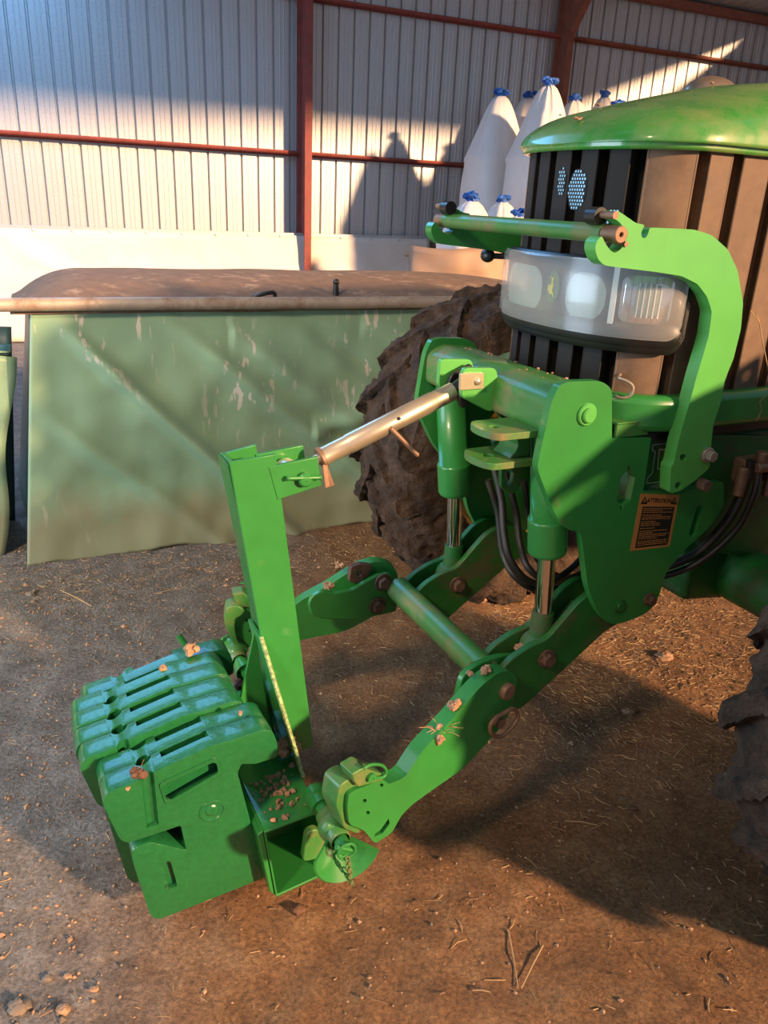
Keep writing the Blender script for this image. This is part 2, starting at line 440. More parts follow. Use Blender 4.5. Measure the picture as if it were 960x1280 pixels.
def shield(mb, s0, s1, w0, w1, r, off0, off1, n=48, sag=None):   # rounded rectangle in (s, w) wrapped round the nose
    base = len(mb.v); S = []
    for k in range(n+1):
        t = k/n; S.append(s0+(s1-s0)*(.5-.5*math.cos(PI*t)))
    def cut(s):
        d = min(s-s0, s1-s)
        return r-math.sqrt(max(0, r*r-(r-d)**2)) if d < r else 0
    for s in S:
        c = cut(s); a, b = w0+c*.97, w1-c*.97
        sg = sag(s) if sag else 0
        for off, w in ((off1, a), (off1, a+.012), (off1, b-.012), (off1, b), (off0, b), (off0, a)):
            u, v = plan(s, off-(.008 if w in (a, b) and off == off1 else 0)); mb.v.append(Vector((u, v, w+sg)))
    for k in range(n):
        for j in range(6):
            a = base+k*6+j; b = base+k*6+(j+1) % 6; mb.f.append([a, b, b+6, a+6])
    mb.f.append([base+j for j in range(6)]); mb.f.append([base+n*6+j for j in reversed(range(6))])
    return mb

# ---- hood top
def hw(u): return .313*(1-max(0, (1.44-u)/.21)**2.2)**(1/2.2) if u < 1.44 else .313
def hc(u):
    ks = [(1.23, 0), (1.245, .022), (1.27, .045), (1.335, .078), (1.476, .115), (1.65, .155), (1.9, .188), (2.3, .21), (3.4, .22)]
    for (a, x), (b, y) in zip(ks, ks[1:]):
        if u <= b: return x+(y-x)*(u-a)/(b-a)
    return .22
def hood(i, j):
    u = 1.2305+2.0*i**2.2; t = -1+2*j
    t = math.sin(t*PI/2); w = 1.742 + hc(u)*(1-abs(t)**2.3)**(1/2.3)
    return (u, CV-t*hw(u), w)
mb = MB(); mb.grid(hood, 56, 40)
hd = mb.build('hood', 'hood', T, smooth=60)
md = hd.modifiers.new('sub', 'SUBSURF'); md.levels = 1; md.render_levels = 1
md = hd.modifiers.new('solid', 'SOLIDIFY'); md.thickness = .012; md.offset = -1
mb = MB(); band(mb, -1.5, 1.5, 1.728, 1.748, -.014, .004, 120); mb.build('hood_rim', 'hood', T, bevel=.006, smooth=60)
mb = MB(); mb.ball((1.87, 1.80, 1.915), .062, 28, 14, (1.35, 1.0, .72)); mb.build('hood_cap', 'cap', T)
PLATES = []
# ---- grille: dark screen and vertical slats following the nose
mb = MB(); band(mb, -1.4, 1.4, 1.19, 1.735, -.10, -.075, 110); mb.build('radiator_screen', 'void', T)
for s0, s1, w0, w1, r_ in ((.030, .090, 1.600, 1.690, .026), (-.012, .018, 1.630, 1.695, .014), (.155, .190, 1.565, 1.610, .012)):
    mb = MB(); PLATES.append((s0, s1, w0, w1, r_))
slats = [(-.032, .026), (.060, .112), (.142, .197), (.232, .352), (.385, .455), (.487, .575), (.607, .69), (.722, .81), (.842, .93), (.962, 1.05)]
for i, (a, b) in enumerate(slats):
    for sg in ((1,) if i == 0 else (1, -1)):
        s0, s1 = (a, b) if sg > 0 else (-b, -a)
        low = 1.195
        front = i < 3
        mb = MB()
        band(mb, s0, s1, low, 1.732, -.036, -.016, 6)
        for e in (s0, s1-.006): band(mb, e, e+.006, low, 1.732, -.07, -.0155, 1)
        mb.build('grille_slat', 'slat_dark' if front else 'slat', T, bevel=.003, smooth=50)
for s0, s1, w0, w1, r_ in PLATES:
    mb = MB(); shield(mb, s0, s1, w0, w1, r_, -.018, -.0145, 16); pf = mb.build('perforated_plate', 'void', T)
    mb = MB(); ww = w0+.006; row = 0
    while ww < w1-.004:
        ss = s0+.004+(row % 2)*.004
        while ss < s1-.003:
            cx, cz = (ss-(s0+s1)/2)/((s1-s0)/2), (ww-(w0+w1)/2)/((w1-w0)/2)
            if cx*cx+cz*cz < .95:
                u, v = plan(ss, -.0142); a = plan(ss+.001, -.0142); t = Vector((a[0]-u, a[1]-v, 0)).normalized(); n = Vector((-1, 0, 0))
                mb.slab([Vector((u, v, ww))+(t*math.cos(q)+Vector((0, 0, 1.25*math.sin(q))))*.0026 for q in [PI*k/3 for k in range(6)]], n*.0008)
            ss += .0082
        ww += .0078; row += 1
    mb.build('painted_glints', 'glint', pf, smooth=0)  # glints of blue light, made as pale discs on the dark plate
# ---- headlamp cluster
mb = MB(); shield(mb, -.275, .378, 1.300, 1.504, .034, -.05, .012); mb.build('headlamp_bezel', 'black', T, smooth=40)
mb = MB(); shield(mb, -.265, .37, 1.312, 1.372, .024, -.03, .018); mb.build('headlamp_lip', 'black', T, smooth=40)
hl = MB(); shield(hl, -.25, .352, 1.340, 1.494, .045, -.012, .010); hl = hl.build('headlamp', 'lamp_house', T, smooth=40)
def bowl(mb, s0, s1, w0, w1, off, d=.004, r=.045): shield(mb, s0, s1, w0, w1, r, off-.004, off+d, 24)
for s0, s1 in ((-.175, .008), (.092, .196)):
    mb = MB(); bowl(mb, s0-.006, s1+.006, 1.344, 1.487, .010, .0015, .05); mb.build('lamp_rim', 'green_frame', hl)
    mb = MB(); bowl(mb, s0, s1, 1.351, 1.480, .010, .0025, .046); mb.build('lamp_bowl', 'lamp_bowl', hl)
for sg in (1, -1):
    a, b = (.228, .335) if sg > 0 else (-.275, -.225)
    if sg < 0: continue
    mb = MB(); bowl(mb, a, b, 1.357, 1.484, .010, .002, .02); mb.build('side_reflector', 'mirror', hl)
    mb = MB(); bowl(mb, a+.03*1, b-.025, 1.377, 1.462, .010, .006, .012); mb.build('side_lamp', 'lamp_bowl', hl)
    mb = MB()
    for k in range(5): band(mb, a+.036+k*.011, a+.038+k*.011, 1.382, 1.457, .014, .0175, 2)
    mb.build('side_lamp_ribs', 'lamp_house', hl)
    mb = MB(); s = .208 if sg > 0 else -.222; band(mb, s, s+.012, 1.344, 1.490, .006, .016, 2); mb.build('lamp_divider', 'lamp_house', hl)
mb = MB(); shield(mb, -.257, .358, 1.334, 1.500, .028, .020, .026); mb.build('headlamp_lens', 'lens', hl, smooth=40)
# ---- badge: green oval with a yellow leaping deer
mb = MB(); mb.lathe(Vector((plan(.05, .012)[0], 1.568, 1.427)), (-1, 0, 0), [(0, .001), (0, .024), (.004, .024), (.006, .020), (.006, .001)], 28)
for p in mb.v: p.z = 1.427+(p.z-1.427)*1.6
bd = mb.build('badge', 'green_frame', T)
deer = [(-.012, -.020), (-.004, -.012), (.004, -.014), (.013, -.006), (.012, .004), (.004, .002), (.0, .012), (.006, .020), (.0, .016), (-.006, .020), (-.004, .010), (-.007, .002), (-.004, -.006), (-.010, -.012)]
x0 = plan(.05, .012)[0]-.0065
mb = MB(); mb.slab([(x0, 1.568+a, 1.427+b*1.25) for a, b in deer], (-.0015, 0, 0)); mb.build('deer_emblem', 'deer', bd, smooth=0)
# ---- green band below the grille, black gap, chassis
mb = MB()
band(mb, -1.5, 1.5, 1.118, 1.205, -.03, .022, 110); mb.build('lower_trim', 'green', T, bevel=.018, segs=3, smooth=60)
mb = MB(); band(mb, -1.5, 1.5, 1.092, 1.112, -.05, -.01, 110); mb.build('trim_seal', 'black', T)
mb = MB(); mb.slab([(1.48, 1.36, 1.09), (3.3, 1.36, 1.09), (3.3, 1.36, .60), (2.2, 1.36, .60), (1.75, 1.36, .72), (1.48, 1.36, .90)], (0, .52, 0)); mb.build('chassis', 'green_frame', T, bevel=.02)
mb = MB(); mb.slab([(1.70, 1.40, .70), (2.12, 1.40, .70), (2.12, 1.40, .50), (1.70, 1.40, .56)], (0, .44, 0)); mb.build('axle_bracket', 'green_frame', T, bevel=.02)
mb = MB(); mb.tube([(1.9, .85, .66), (1.9, 1.2, .62), (1.9, 2.04, .62), (1.9, 2.4, .66)], [.10, .085, .085, .10], 20); mb.build('front_axle', 'green_frame', T)

# ---- front wheels
RT, WT = .66, .46
def wheel(v, outer):
    prof = []
    hwid = WT/2
    for y, r in ((-.16, .37), (-.205, .39), (-.225, .46), (-.222, .54), (-.205, .590), (-.16, .614), (-.08, .624), (0, .626), (.08, .624), (.16, .614), (.205, .590), (.222, .54), (.225, .46), (.205, .39), (.16, .37)):
        prof.append((y, r))
    mb = MB(); mb.lathe((1.9, v, RT), (0, 1, 0), prof, 96, closed=True)
    nlug = 19
    def P(a, y, r): return Vector((1.9+math.cos(a)*r, v+y, RT+math.sin(a)*r))
    for sd in (-1, 1):
        for k in range(nlug):
            a0 = 2*PI*(k+(.5 if sd > 0 else 0))/nlug; base = len(mb.v); n = 9
            for i in range(n+1):
                t = i/n; y = sd*(-.02+.255*t); a = a0 + .34*t**.8 + .06*t*t
                if t > .9: y = sd*(.215)
                rtop = .656-.016*t*t; rb = .600-.02*t if t < .85 else .52
                wdt = .034+.014*t
                if t > .9: rtop = .600
                mb.v += [P(a-wdt*1.5, y, rb), P(a-wdt, y, rtop), P(a+wdt, y, rtop), P(a+wdt*1.5, y, rb)]
            for i in range(n):
                for j in range(4):
                    q = base+i*4+j; q2 = base+i*4+(j+1) % 4; mb.f.append([q, q2, q2+4, q+4])
            mb.f.append([base, base+1, base+2, base+3]); mb.f.append([base+n*4+j for j in (3, 2, 1, 0)])
    o = mb.build('front_tire', 'tire', T, smooth=35)
    sb = o.modifiers.new('sub', 'SUBSURF'); sb.subdivision_type = 'SIMPLE'; sb.levels = sb.render_levels = 2
    tx = bpy.data.textures.new('mud', 'CLOUDS'); tx.noise_scale = .035; tx.noise_depth = 5
    dm = o.modifiers.new('mud', 'DISPLACE'); dm.texture = tx; dm.strength = .045; dm.mid_level = .5; dm.texture_coords = 'LOCAL'
    mb = MB(); mb.lathe((1.9, v, RT), (0, 1, 0), [(-.18, .40), (-.17, .37), (-.10, .345), (0, .335), (.10, .345), (.17, .37), (.18, .40), (.165, .36), (.10, .33), (.03*outer, .325), (.03*outer, .10), (0.0, .10), (-.02*outer, .315), (-.10, .33), (-.165, .36)], 56, closed=True)
    rim = mb.build('rim', 'yellow', o, smooth=35)
    mb = MB(); mb.cyl((1.9, v-.10, RT), (1.9, v+.10, RT), .12, 24); mb.build('hub', 'green_frame', o)
    return o
wheel(.68, -1); wheel(2.60, 1)
mb = MB(); n = 26
for v0, v1 in ((.42, .90),):
    base = len(mb.v)
    for k in range(n+1):
        a = R(141-93*k/n)
        for v, r_ in ((v0, .705), (v0+.03, .735), (v1, .735), (v1, .725), (v0+.03, .725), (v0+.008, .70)):
            mb.v.append(Vector((1.9+math.cos(a)*r_, v, RT+math.sin(a)*r_)))
    for k in range(n):
        for j in range(6):
            q = base+k*6+j; q2 = base+k*6+(j+1) % 6; mb.f.append([q, q2, q2+6, q+6])
    mb.f.append([base+j for j in range(6)]); mb.f.append([base+n*6+j for j in reversed(range(6))])
mb.build('added_fender', 'black', T, smooth=50)  # added fender, mostly out of view, shades the linkage side plate
mb = MB(); mb.tube([(1.9, .8, 1.42), (1.9, .98, 1.40), (1.9, 1.02, 1.2), (1.9, 1.05, .68)], .018, 10); mb.build('added_fender_bracket', 'black', T, smooth=60)

# ================================================================== FRONT LINKAGE (bolted to the tractor)
VA = 1.325     # near side plate, camera face
A_out = [(700, 481), (712, 477), (752, 476), (765, 486), (765, 548), (814, 547), (804, 614), (850, 617), (905, 600), (905, 634), (888, 658), (856, 687), (832, 716), (822, 752), (807, 768), (772, 781), (757, 778), (747, 765), (735, 735), (727, 672), (724, 664), (712, 663), (704, 658), (692, 640), (673, 590), (672, 580), (690, 500)]
A_r = [4, 5, 9, 7, 1, 1, 1, 1, 8, 6, 6, 8, 10, 12, 14, 10, 8, 10, 8, 6, 5, 4, 6, 12, 10, 14, 14]
A_hole = [(785, 583), (788, 583), (789, 589), (794, 597), (788, 626), (780, 632), (778, 638), (775, 637), (775, 631), (771, 625), (776, 597), (783, 589)]
A_slot = [(871, 634), (875, 631), (879, 634), (870, 668), (866, 672), (861, 668)]
outA = on(VA, A_out, r=A_r); hA = on(VA, A_hole); hS = on(VA, A_slot)
mb = MB(); mb.slab(outA, (0, .022, 0), [hA, hS]); plA = mb.build('linkage_side_plate', 'green', T, bevel=.003, smooth=40)
mb = MB(); mb.slab(mir(outA), (0, -.022, 0), [mir(hA), mir(hS)]); plB = mb.build('linkage_side_plate', 'green', T, bevel=.003, smooth=40)
# inner mounting plates against the chassis
B_out = [(795, 540), (960, 545), (960, 590), (925, 600), (905, 640), (880, 660), (850, 690), (830, 716), (815, 740), (800, 700), (790, 620)]
outB = on(VA+.024, B_out, r=6)
for q, s in ((outB, .02), (mir(outB), -.02)):
    mb = MB(); mb.slab(q, (0, s, 0)); mb.build('mounting_plate', 'green_frame', T, bevel=.003)
# warning label and maker's mark on the near plate
lab = on(VA-.0008, [(801, 617), (849.5, 619), (837, 683), (787.5, 689)])
mb = MB(); mb.slab(lab, (0, .0007, 0)); lb = mb.build('warning_label', 'orange', plA, smooth=0, label='orange warning label with a black text panel')
def onlab(a, b, d=.0012):                        # a 0..1 across, b 0..1 down
    t = lab[0].lerp(lab[1], a); q = lab[3].lerp(lab[2], a); p = t.lerp(q, b); return Vector((p.x, p.y-d+.0008, p.z))
mb = MB(); mb.slab([onlab(.11, .22), onlab(.93, .22), onlab(.93, .955), onlab(.11, .955)], (0, .0004, 0)); mb.build('text_panel', 'ink', plA, smooth=0)
for x in (.04, .80):
    mb = MB(); mb.slab([onlab(x, .175), onlab(x+.17, .175), onlab(x+.085, .04)], (0, .0004, 0)); mb.build('warning_triangle', 'ink', plA, smooth=0)
mb = MB()
for x in (.04, .80): 
    mb.slab([onlab(x+.07, .14, .0018), onlab(x+.10, .14, .0018), onlab(x+.095, .09, .0018), onlab(x+.075, .09, .0018)], (0, .0004, 0))
rg = random.Random(3); y = .245
while y < .93:
    x = .14; end = rg.choice((.9, .9, .86, .62, .5))
    while x < end-.02:
        l = rg.uniform(.03, .09); l = min(l, end-x)
        mb.slab([onlab(x, y, .0018), onlab(x+l, y, .0018), onlab(x+l, y+.014, .0018), onlab(x, y+.014, .0018)], (0, .0004, 0)); x += l+.018
    y += .034 if rg.random() < .7 else .05
mb.build('small_print', 'orange', plA, smooth=0)
def text(body, name, m, parent, p0, ax, ay, size, nrm, depth=.0006, bold=0):
    cu = bpy.data.curves.new(name, 'FONT'); cu.body = body; cu.size = 1; cu.align_x = 'CENTER'; cu.align_y = 'CENTER'; cu.offset = bold
    t = bpy.data.objects.new('tmp', cu); col.objects.link(t)
    dg = bpy.context.evaluated_depsgraph_get(); me = bpy.data.meshes.new_from_object(t.evaluated_get(dg))
    bpy.data.objects.remove(t); root = parent
    while root.parent: root = root.parent
    org = Vector(root['_org'])
    for v in me.vertices: v.co = Vector(p0) + Vector(ax)*v.co.x*size + Vector(ay)*v.co.y*size + Vector(nrm)*depth - org
    me.materials.clear(); me.materials.append(M[m])
    o = bpy.data.objects.new(name, me); col.objects.link(o); o.parent = parent; return o
axl = (lab[1]-lab[0]).normalized(); ayl = (lab[0]-lab[3]).normalized()
text('ATTENTION', 'label_heading', 'ink', plA, onlab(.50, .115), axl, ayl, .0155, (0, -1, 0), .0006, .02)
# maker's mark: outlined letter L on the recessed plate and its name
pc = [(817, 556), (838, 555), (838, 560), (833, 568), (829, 606), (812, 606)]
def stroke(mb, pts, v, wd=.0014):
    P = [TR.v(x, y, v) for x, y in pts]
    for a, b in zip(P, P[1:]):
        t = (b-a).normalized(); n = Vector((-t.z, 0, t.x))*wd
        mb.slab([a-n, b-n, b+n, a+n], (0, -.0006, 0))
mb = MB(); vb = VA+.0235
stroke(mb, [(816, 556), (837, 554), (838, 558), (832, 600)], vb)
stroke(mb, [(816, 556), (815, 562), (819, 565), (815, 592), (809, 598), (808, 604), (832, 602)], vb)
stroke(mb, [(824, 562), (822, 586), (830, 586), (833, 562), (824, 562)], vb)
mb.build('maker_mark', 'whiteink', T, smooth=0)
pm = TR.v(822, 608, vb); text('LAFORGE', 'maker_name', 'whiteink', T, pm, (TR.v(840, 606, vb)-TR.v(806, 610, vb)).normalized(), (0, 0, 1), .014, (0, -1, 0))
# open angle bracket on top of the notch
q = on(VA+.005, [(766, 531), (792, 531), (812, 537), (812, 546), (767, 547)])
mb = MB(); a = TR.v(767, 547, VA+.01); mb.box((a.x, VA+.004, a.z), (a.x+.10, VA+.012, a.z+.035)); mb.box((a.x, VA+.004, a.z+.030), (a.x+.10, VA+.07, a.z+.036)); mb.box((a.x, VA+.062, a.z), (a.x+.10, VA+.07, a.z+.035)); mb.build('angle_bracket', 'green_dusty', T, bevel=.001)

# big pin heads
for s in (1, -1):
    p = TR.v(733, 518, VA); p = p if s > 0 else mir([p])[0]; n = Vector((0, -s, 0))
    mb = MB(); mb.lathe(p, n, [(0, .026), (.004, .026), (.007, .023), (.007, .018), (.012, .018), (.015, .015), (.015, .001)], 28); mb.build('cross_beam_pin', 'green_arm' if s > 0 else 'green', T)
    p = TR.v(775, 758, VA); p = p if s > 0 else mir([p])[0]
    mb = MB(); mb.lathe(p, n, [(0, .019), (.004, .019), (.004, .016), (.002, .015), (.006, .013), (.006, .001)], 24); mb.build('pivot_pin', 'green_frame', T)
    p = TR.v(810, 748, VA); p = p if s > 0 else mir([p])[0]
    bolt(T, 'frame_bolt', p, n, .013, .022, 'rust')
# ---- cross beam
mb = MB(); mb.slab(rnd([(1.075, VA+.02, 1.13), (1.21, VA+.02, 1.13), (1.21, VA+.02, 1.232), (1.12, VA+.02, 1.240), (1.075, VA+.02, 1.215)], .02), (0, 2*(CV-VA)-.04, 0)); cb = mb.build('cross_beam', 'green_dusty', T, bevel=.004, smooth=60)
# weld lips round the far plate
# top link bracket with zinc latch
for v, d in ((1.555, .016), (1.665, .016)):
    mb = MB(); pts = rnd([(.985, v, 1.245), (1.078, v, 1.24), (1.10, v, 1.16), (1.075, v, 1.13), (.985, v, 1.175)], .014)
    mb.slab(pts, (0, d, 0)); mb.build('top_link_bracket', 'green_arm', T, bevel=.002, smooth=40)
z = on(1.548, [(575.5, 467), (605, 466), (605, 486), (575, 488)], r=1.2, seg=2)
mb = MB(); mb.slab(z, (0, .007, 0)); zl = mb.build('latch_plate', 'zinc', T, bevel=.001, label='zinc latch plate')
p = TR.v(597, 477, 1.548); mb = MB(); mb.lathe(p, (0, -1, 0), [(0, .009), (.004, .008), (.006, .005), (.0065, .001)], 16); mb.build('latch_rivet', 'zinc', zl)
# ---- tow lugs under the beam
def lug(pts, w, th):
    P = [TR.w(x, y, w) for x, y in pts]; P = rnd(P, .018, 4); mb = MB(); mb.slab(P, (0, 0, -th)); return mb.build('tow_lug', 'green_dusty', T, bevel=.002, smooth=40)
def lug2(u0, u1, v0, v1, w, skew):
    c = (v0+v1)/2; P = [(u1, v0, w), (u1, v1, w)]
    P += [(u0+.03+(-math.cos(a)*.03), c+math.sin(a)*(v1-v0)/2*.98, w) for a in [PI/2-PI*k/14 for k in range(15)]]
    P = [Vector(p) for p in P]; hole = circ((u0+.045, c, w), .013, .013, 16, ((1, 0, 0), (0, 1, 0)))
    mb = MB(); mb.slab(P, (0, 0, -.016), [hole]); return mb.build('tow_lug', 'green_dusty', T, bevel=.002, smooth=40)
lug2(.945, 1.085, 1.355, 1.475, 1.140, 0); lug2(.950, 1.085, 1.375, 1.500, 1.065, 0)
mb = MB(); mb.slab([(1.04, 1.40, 1.124), (1.085, 1.40, 1.124), (1.085, 1.40, 1.065), (1.03, 1.40, 1.065), (1.045, 1.40, 1.08), (1.05, 1.40, 1.095)], (0, .07, 0)); mb.build('tow_lug_web', 'green_dusty', T, bevel=.002)
mb = MB(); q = on(1.46, [(627, 583), (650, 583), (651, 607), (645, 616), (636, 617), (627, 610)], r=3); h = on(1.46, [(632, 586), (640, 587), (643, 592), (641, 602), (636, 609), (633, 600), (631, 593)])
mb.slab(q, (0, .014, 0), [h]); mb.build('hanging_eye', 'green_frame', T, bevel=.001)
# ---- cylinders
for s in (1, -1):
    v = 1.396 if s > 0 else 2*CV-1.396
    top = Vector((1.125, v, 1.17)); mid = Vector((1.172, v, .812)); rodb = Vector((1.185, v, .625))
    mb = MB(); mb.tube([top, mid+(top-mid)*.26], .043, 28); mb.tube([mid+(top-mid)*.26, mid+(top-mid)*.25, mid], [.043, .049, .049], 28)
    mb.tube([top+Vector((-.0, 0, 0)), top+Vector((0, 0, .03))], .045, 24)
    cy = mb.build('lift_cylinder', 'green', T, bevel=.003, smooth=50)
    mb = MB(); mb.cyl(mid+Vector((0, 0, .01)), rodb, .0225, 28); mb.build('piston_rod', 'chrome', cy)
    mb = MB(); mb.lathe(mid, (mid-top), [(-.015, .047), (.002, .047), (.006, .043), (.006, .02)], 28); mb.build('gland_nut', 'green', cy)
    mb = MB(); mb.tube([rodb+Vector((0, 0, .012)), rodb-Vector((0, 0, .03)), rodb-Vector((.01, 0, .08))], [.028, .030, .022], 18); mb.cyl(rodb+Vector((-.012, -.022, -.085)), rodb+Vector((-.012, .022, -.085)), .036, 24)
    mb.build('rod_eye', 'green_frame', cy)
# ---- rear lift arms (two plates each, the rod eye between them)
rarm = [(617, 868), (619, 846), (640, 824), (664, 808), (684, 800), (706, 774), (727, 750), (745, 738), (775, 738), (795, 752), (786, 772), (757, 789), (700, 842), (652, 886), (636, 890)]
ra = on(VA+.026, rarm, r=9)
for s in (1, -1):
    for d, t in ((0, .020), (.072, .020)):
        q = [p+Vector((0, d, 0)) for p in ra]; q = q if s > 0 else mir(q)
        mb = MB(); mb.slab(q, (0, t*s, 0)); mb.build('lift_arm', 'green_frame', T, bevel=.003, smooth=40)
    a = TR.v(682, 822, VA+.026); b = TR.v(640, 868, VA+.026)
    for k, p in enumerate((a, )):
        p = p if s > 0 else mir([p])[0]
        bolt(T, 'arm_bolt', p+Vector((0, 0 if s > 0 else .0, 0)), (0, -1, 0) if s > 0 else (0, 1, 0), .019, .022, 'rust')
        if s < 0: bolt(T, 'arm_bolt', p-Vector((0, .092, 0)), (0, -1, 0), .019, .024, 'rust')
    bp = TR.v(690, 835, VA+.026)
    mb = MB(); q = [Vector((p.x, 0, p.z)) for p in (TR.v(660, 872, VA), TR.v(745, 778, VA), TR.v(745, 770, VA), TR.v(655, 866, VA))]
    y0 = VA+.04 if s > 0 else 2*CV-(VA+.105)
    mb.slab([Vector((p.x, y0, p.z)) for p in q], (0, .065, 0)); mb.build('arm_floor', 'green_frame', T, bevel=.002)
# ---- cross tube between the arms
p = TR.v(603, 836, 1.395)
mb = MB(); mb.cyl((p.x, 1.37, p.z), (p.x, 2*CV-1.37, p.z), .037, 32); mb.build('cross_tube', 'green_dusty', T, bevel=.002, smooth=60)
# ---- front link ends
NL = Vector((-.234, 1, 0)); LC = 1.046; NU = NL.normalized()
link = [(486, 980), (497, 976), (507, 971), (527, 940), (565, 900), (580, 882), (602, 857), (621, 842), (634, 838), (643, 842), (646, 851), (641, 880), (632, 902), (612, 925), (580, 960), (537, 990), (515, 1006), (502, 1019), (490, 1041), (469, 1055), (455, 1038), (437, 1031), (434, 1012), (436, 993), (443, 988), (478, 974)]
lr = [2, 3, 5, 10, 10, 8, 10, 8, 6, 5, 5, 10, 10, 12, 12, 10, 6, 6, 5, 5, 4, 4, 8, 4, 3, 3]
lp2 = [tuple(p) for p in rnd(link, lr)]
LP = [TR.loc(x, y, NL, LC) for x, y in lp2]
holes = [[TR.loc(cx+rx*math.cos(t), cy+rx*math.sin(t), NL, LC) for t in [2*PI*k/10 for k in range(10)]] for cx, cy, rx in ((477, 981.5, 2.3), (456, 1001, 2.4), (460, 1016, 2.4))]
crs = [TR.loc(x, y, NL, LC) for x, y in ((486, 1023), (487, 1030), (478, 1042), (468, 1046), (469, 1042), (476, 1037))]
cheek = [(578, 896), (572, 884), (574, 866), (579, 845), (598, 830), (625, 820), (655, 818), (660, 832), (640, 850), (610, 880), (590, 897)]
CP = [TR.loc(x, y, NL, LC+.085) for x, y in [tuple(p) for p in rnd(cheek, 8)]]
def mk_link(s):
    f = (lambda q: q) if s > 0 else mir
    d = Vector((NU.x, NU.y*s, 0))
    mb = MB(); mb.slab(f(LP), d*.040, [f(h) for h in holes]+[f(crs)])
    o = mb.build('lower_link', 'green', T, bevel=.003, smooth=40)
    if s > 0: mb = MB(); mb.slab(f(CP), d*.018); mb.build('link_cheek', 'green', o, bevel=.003, smooth=40)
    # joint bolt and shackle
    for (x, y), r, rr in (((632, 863), .021, 'rust_pin'),):
        p = TR.loc(x, y, NL, LC); p = f([p])[0]
        mb = MB(); mb.lathe(p, -d, [(0, .022), (.010, .022), (.014, .019), (.014, .001)], 20); mb.build('joint_pin', rr, o)
        if s > 0: bolt(o, 'joint_nut', p + d*.105, d, .019, .016, 'rust')
    # catch hook at the front end: jaw with a latch on top
    jaw = [(424, 984), (431, 977), (443, 972), (450, 976), (444, 987), (436, 994), (434, 1010), (437, 1031), (452, 1037), (447, 1043), (430, 1036), (427, 1026), (420, 1008)]
    J = [TR.loc(x, y, NL, LC+.012) for x, y in [tuple(p) for p in rnd(jaw, 4)]]
    mb = MB(); mb.slab(f(J), d*.055); mb.build('catch_jaw', 'green_dusty', o, bevel=.005, smooth=40)
    lt = [(440, 968), (455, 959), (463, 963), (480, 968), (479, 976), (448, 984), (443, 978)]
    J = [TR.loc(x, y, NL, LC-.004) for x, y in [tuple(p) for p in rnd(lt, 2)]]
    mb = MB(); mb.slab(f(J), d*.045); mb.build('catch_latch', 'green_dusty', o, bevel=.003, smooth=40)
    c = f([TR.loc(461, 969, NL, LC)])[0]; mb = MB(); mb.cyl(c-d*.012, c+d*.02, .010, 16)
    rp = [TR.loc(x, y, NL, LC-.010) for x, y in ((455, 960), (463, 956), (475, 956), (482, 961), (482, 968), (476, 972), (466, 972))]
    mb.tube(bez(f(rp), 4), .0035, 8); mb.build('latch_ring', 'green', o)
    # lower inner cheek with a bend, seen on the far link
    return o
mk_link(1); mk_link(-1)
# bent stop plate and rusty eye on the far link's inner face
vf = 1.885
sp = on(vf, [(386, 756), (390, 746), (402, 739), (418, 742), (440, 738), (470, 720), (487, 716), (500, 735), (495, 765), (470, 770), (445, 775), (405, 774), (390, 770)], r=4)
mb = MB(); mb.slab(sp, (0, .016, 0)); mb.build('stop_plate', 'green', T, bevel=.003, smooth=40)
for x, y in ((478, 727), (471, 756)): bolt(T, 'stop_bolt', TR.v(x, y, vf), (0, -1, 0), .020, .024, 'rust', label='rusty hexagon bolt')
q = on(vf+.03, [(437, 728), (439, 709), (452, 705), (466, 707), (462, 718), (448, 729)], r=3); h = [TR.v(449+4*math.cos(t), 717+4*math.sin(t), vf+.03) for t in [2*PI*k/12 for k in range(12)]]
mb = MB(); mb.slab(q, (0, .02, 0), [h]); mb.build('worn_eye', 'rust', T, bevel=.002)
# rusty shackle on the near link
rp = [TR.loc(x, y, NL, LC-.02) for x, y in ((626, 894), (640, 886), (647, 892), (645, 902), (633, 916), (623, 921), (614, 916), (613, 906), (620, 897), (628, 893))]
mb = MB(); mb.tube(bez(rp, 5), .0055, 10); p = TR.loc(620, 900, NL, LC); mb.tube([p+NU*.01, p-NU*.02], .014, 14); mb.build('shackle', 'rust_pin', T, label='rusty shackle on the near link')

# ---- guard arms with hooks, and the bar between them
VG = 1.272
G = [(752, 294), (745, 303), (744, 313), (748, 325), (756, 332), (775, 334.5), (820, 340), (852, 345), (872, 355), (884, 371), (890, 390), (886, 420), (878, 447), (871, 470), (863, 500), (854, 530), (847, 556), (842, 580), (839, 583), (837, 617), (850, 614), (870, 600), (887, 585), (890, 545), (892, 530), (901, 503), (906, 475), (917, 448), (926, 412), (929, 378), (922, 338), (910, 312), (890, 294), (868, 287), (840, 285.5), (812, 284.5), (811, 290), (808, 297), (803, 298), (801, 292), (804, 285), (806, 281), (795, 279), (785, 272), (775, 265), (769, 263), (766, 266), (768, 273), (776, 279), (781, 288), (782, 300), (777, 311), (768, 317), (761, 311), (756, 303)]
gp = on(VG, G, r=4, seg=3)
hb = [[TR.v(cx+4.3*math.cos(t), cy+4.6*math.sin(t), VG) for t in [2*PI*k/14 for k in range(14)]] for cx, cy in ((854, 572), (848, 607))]
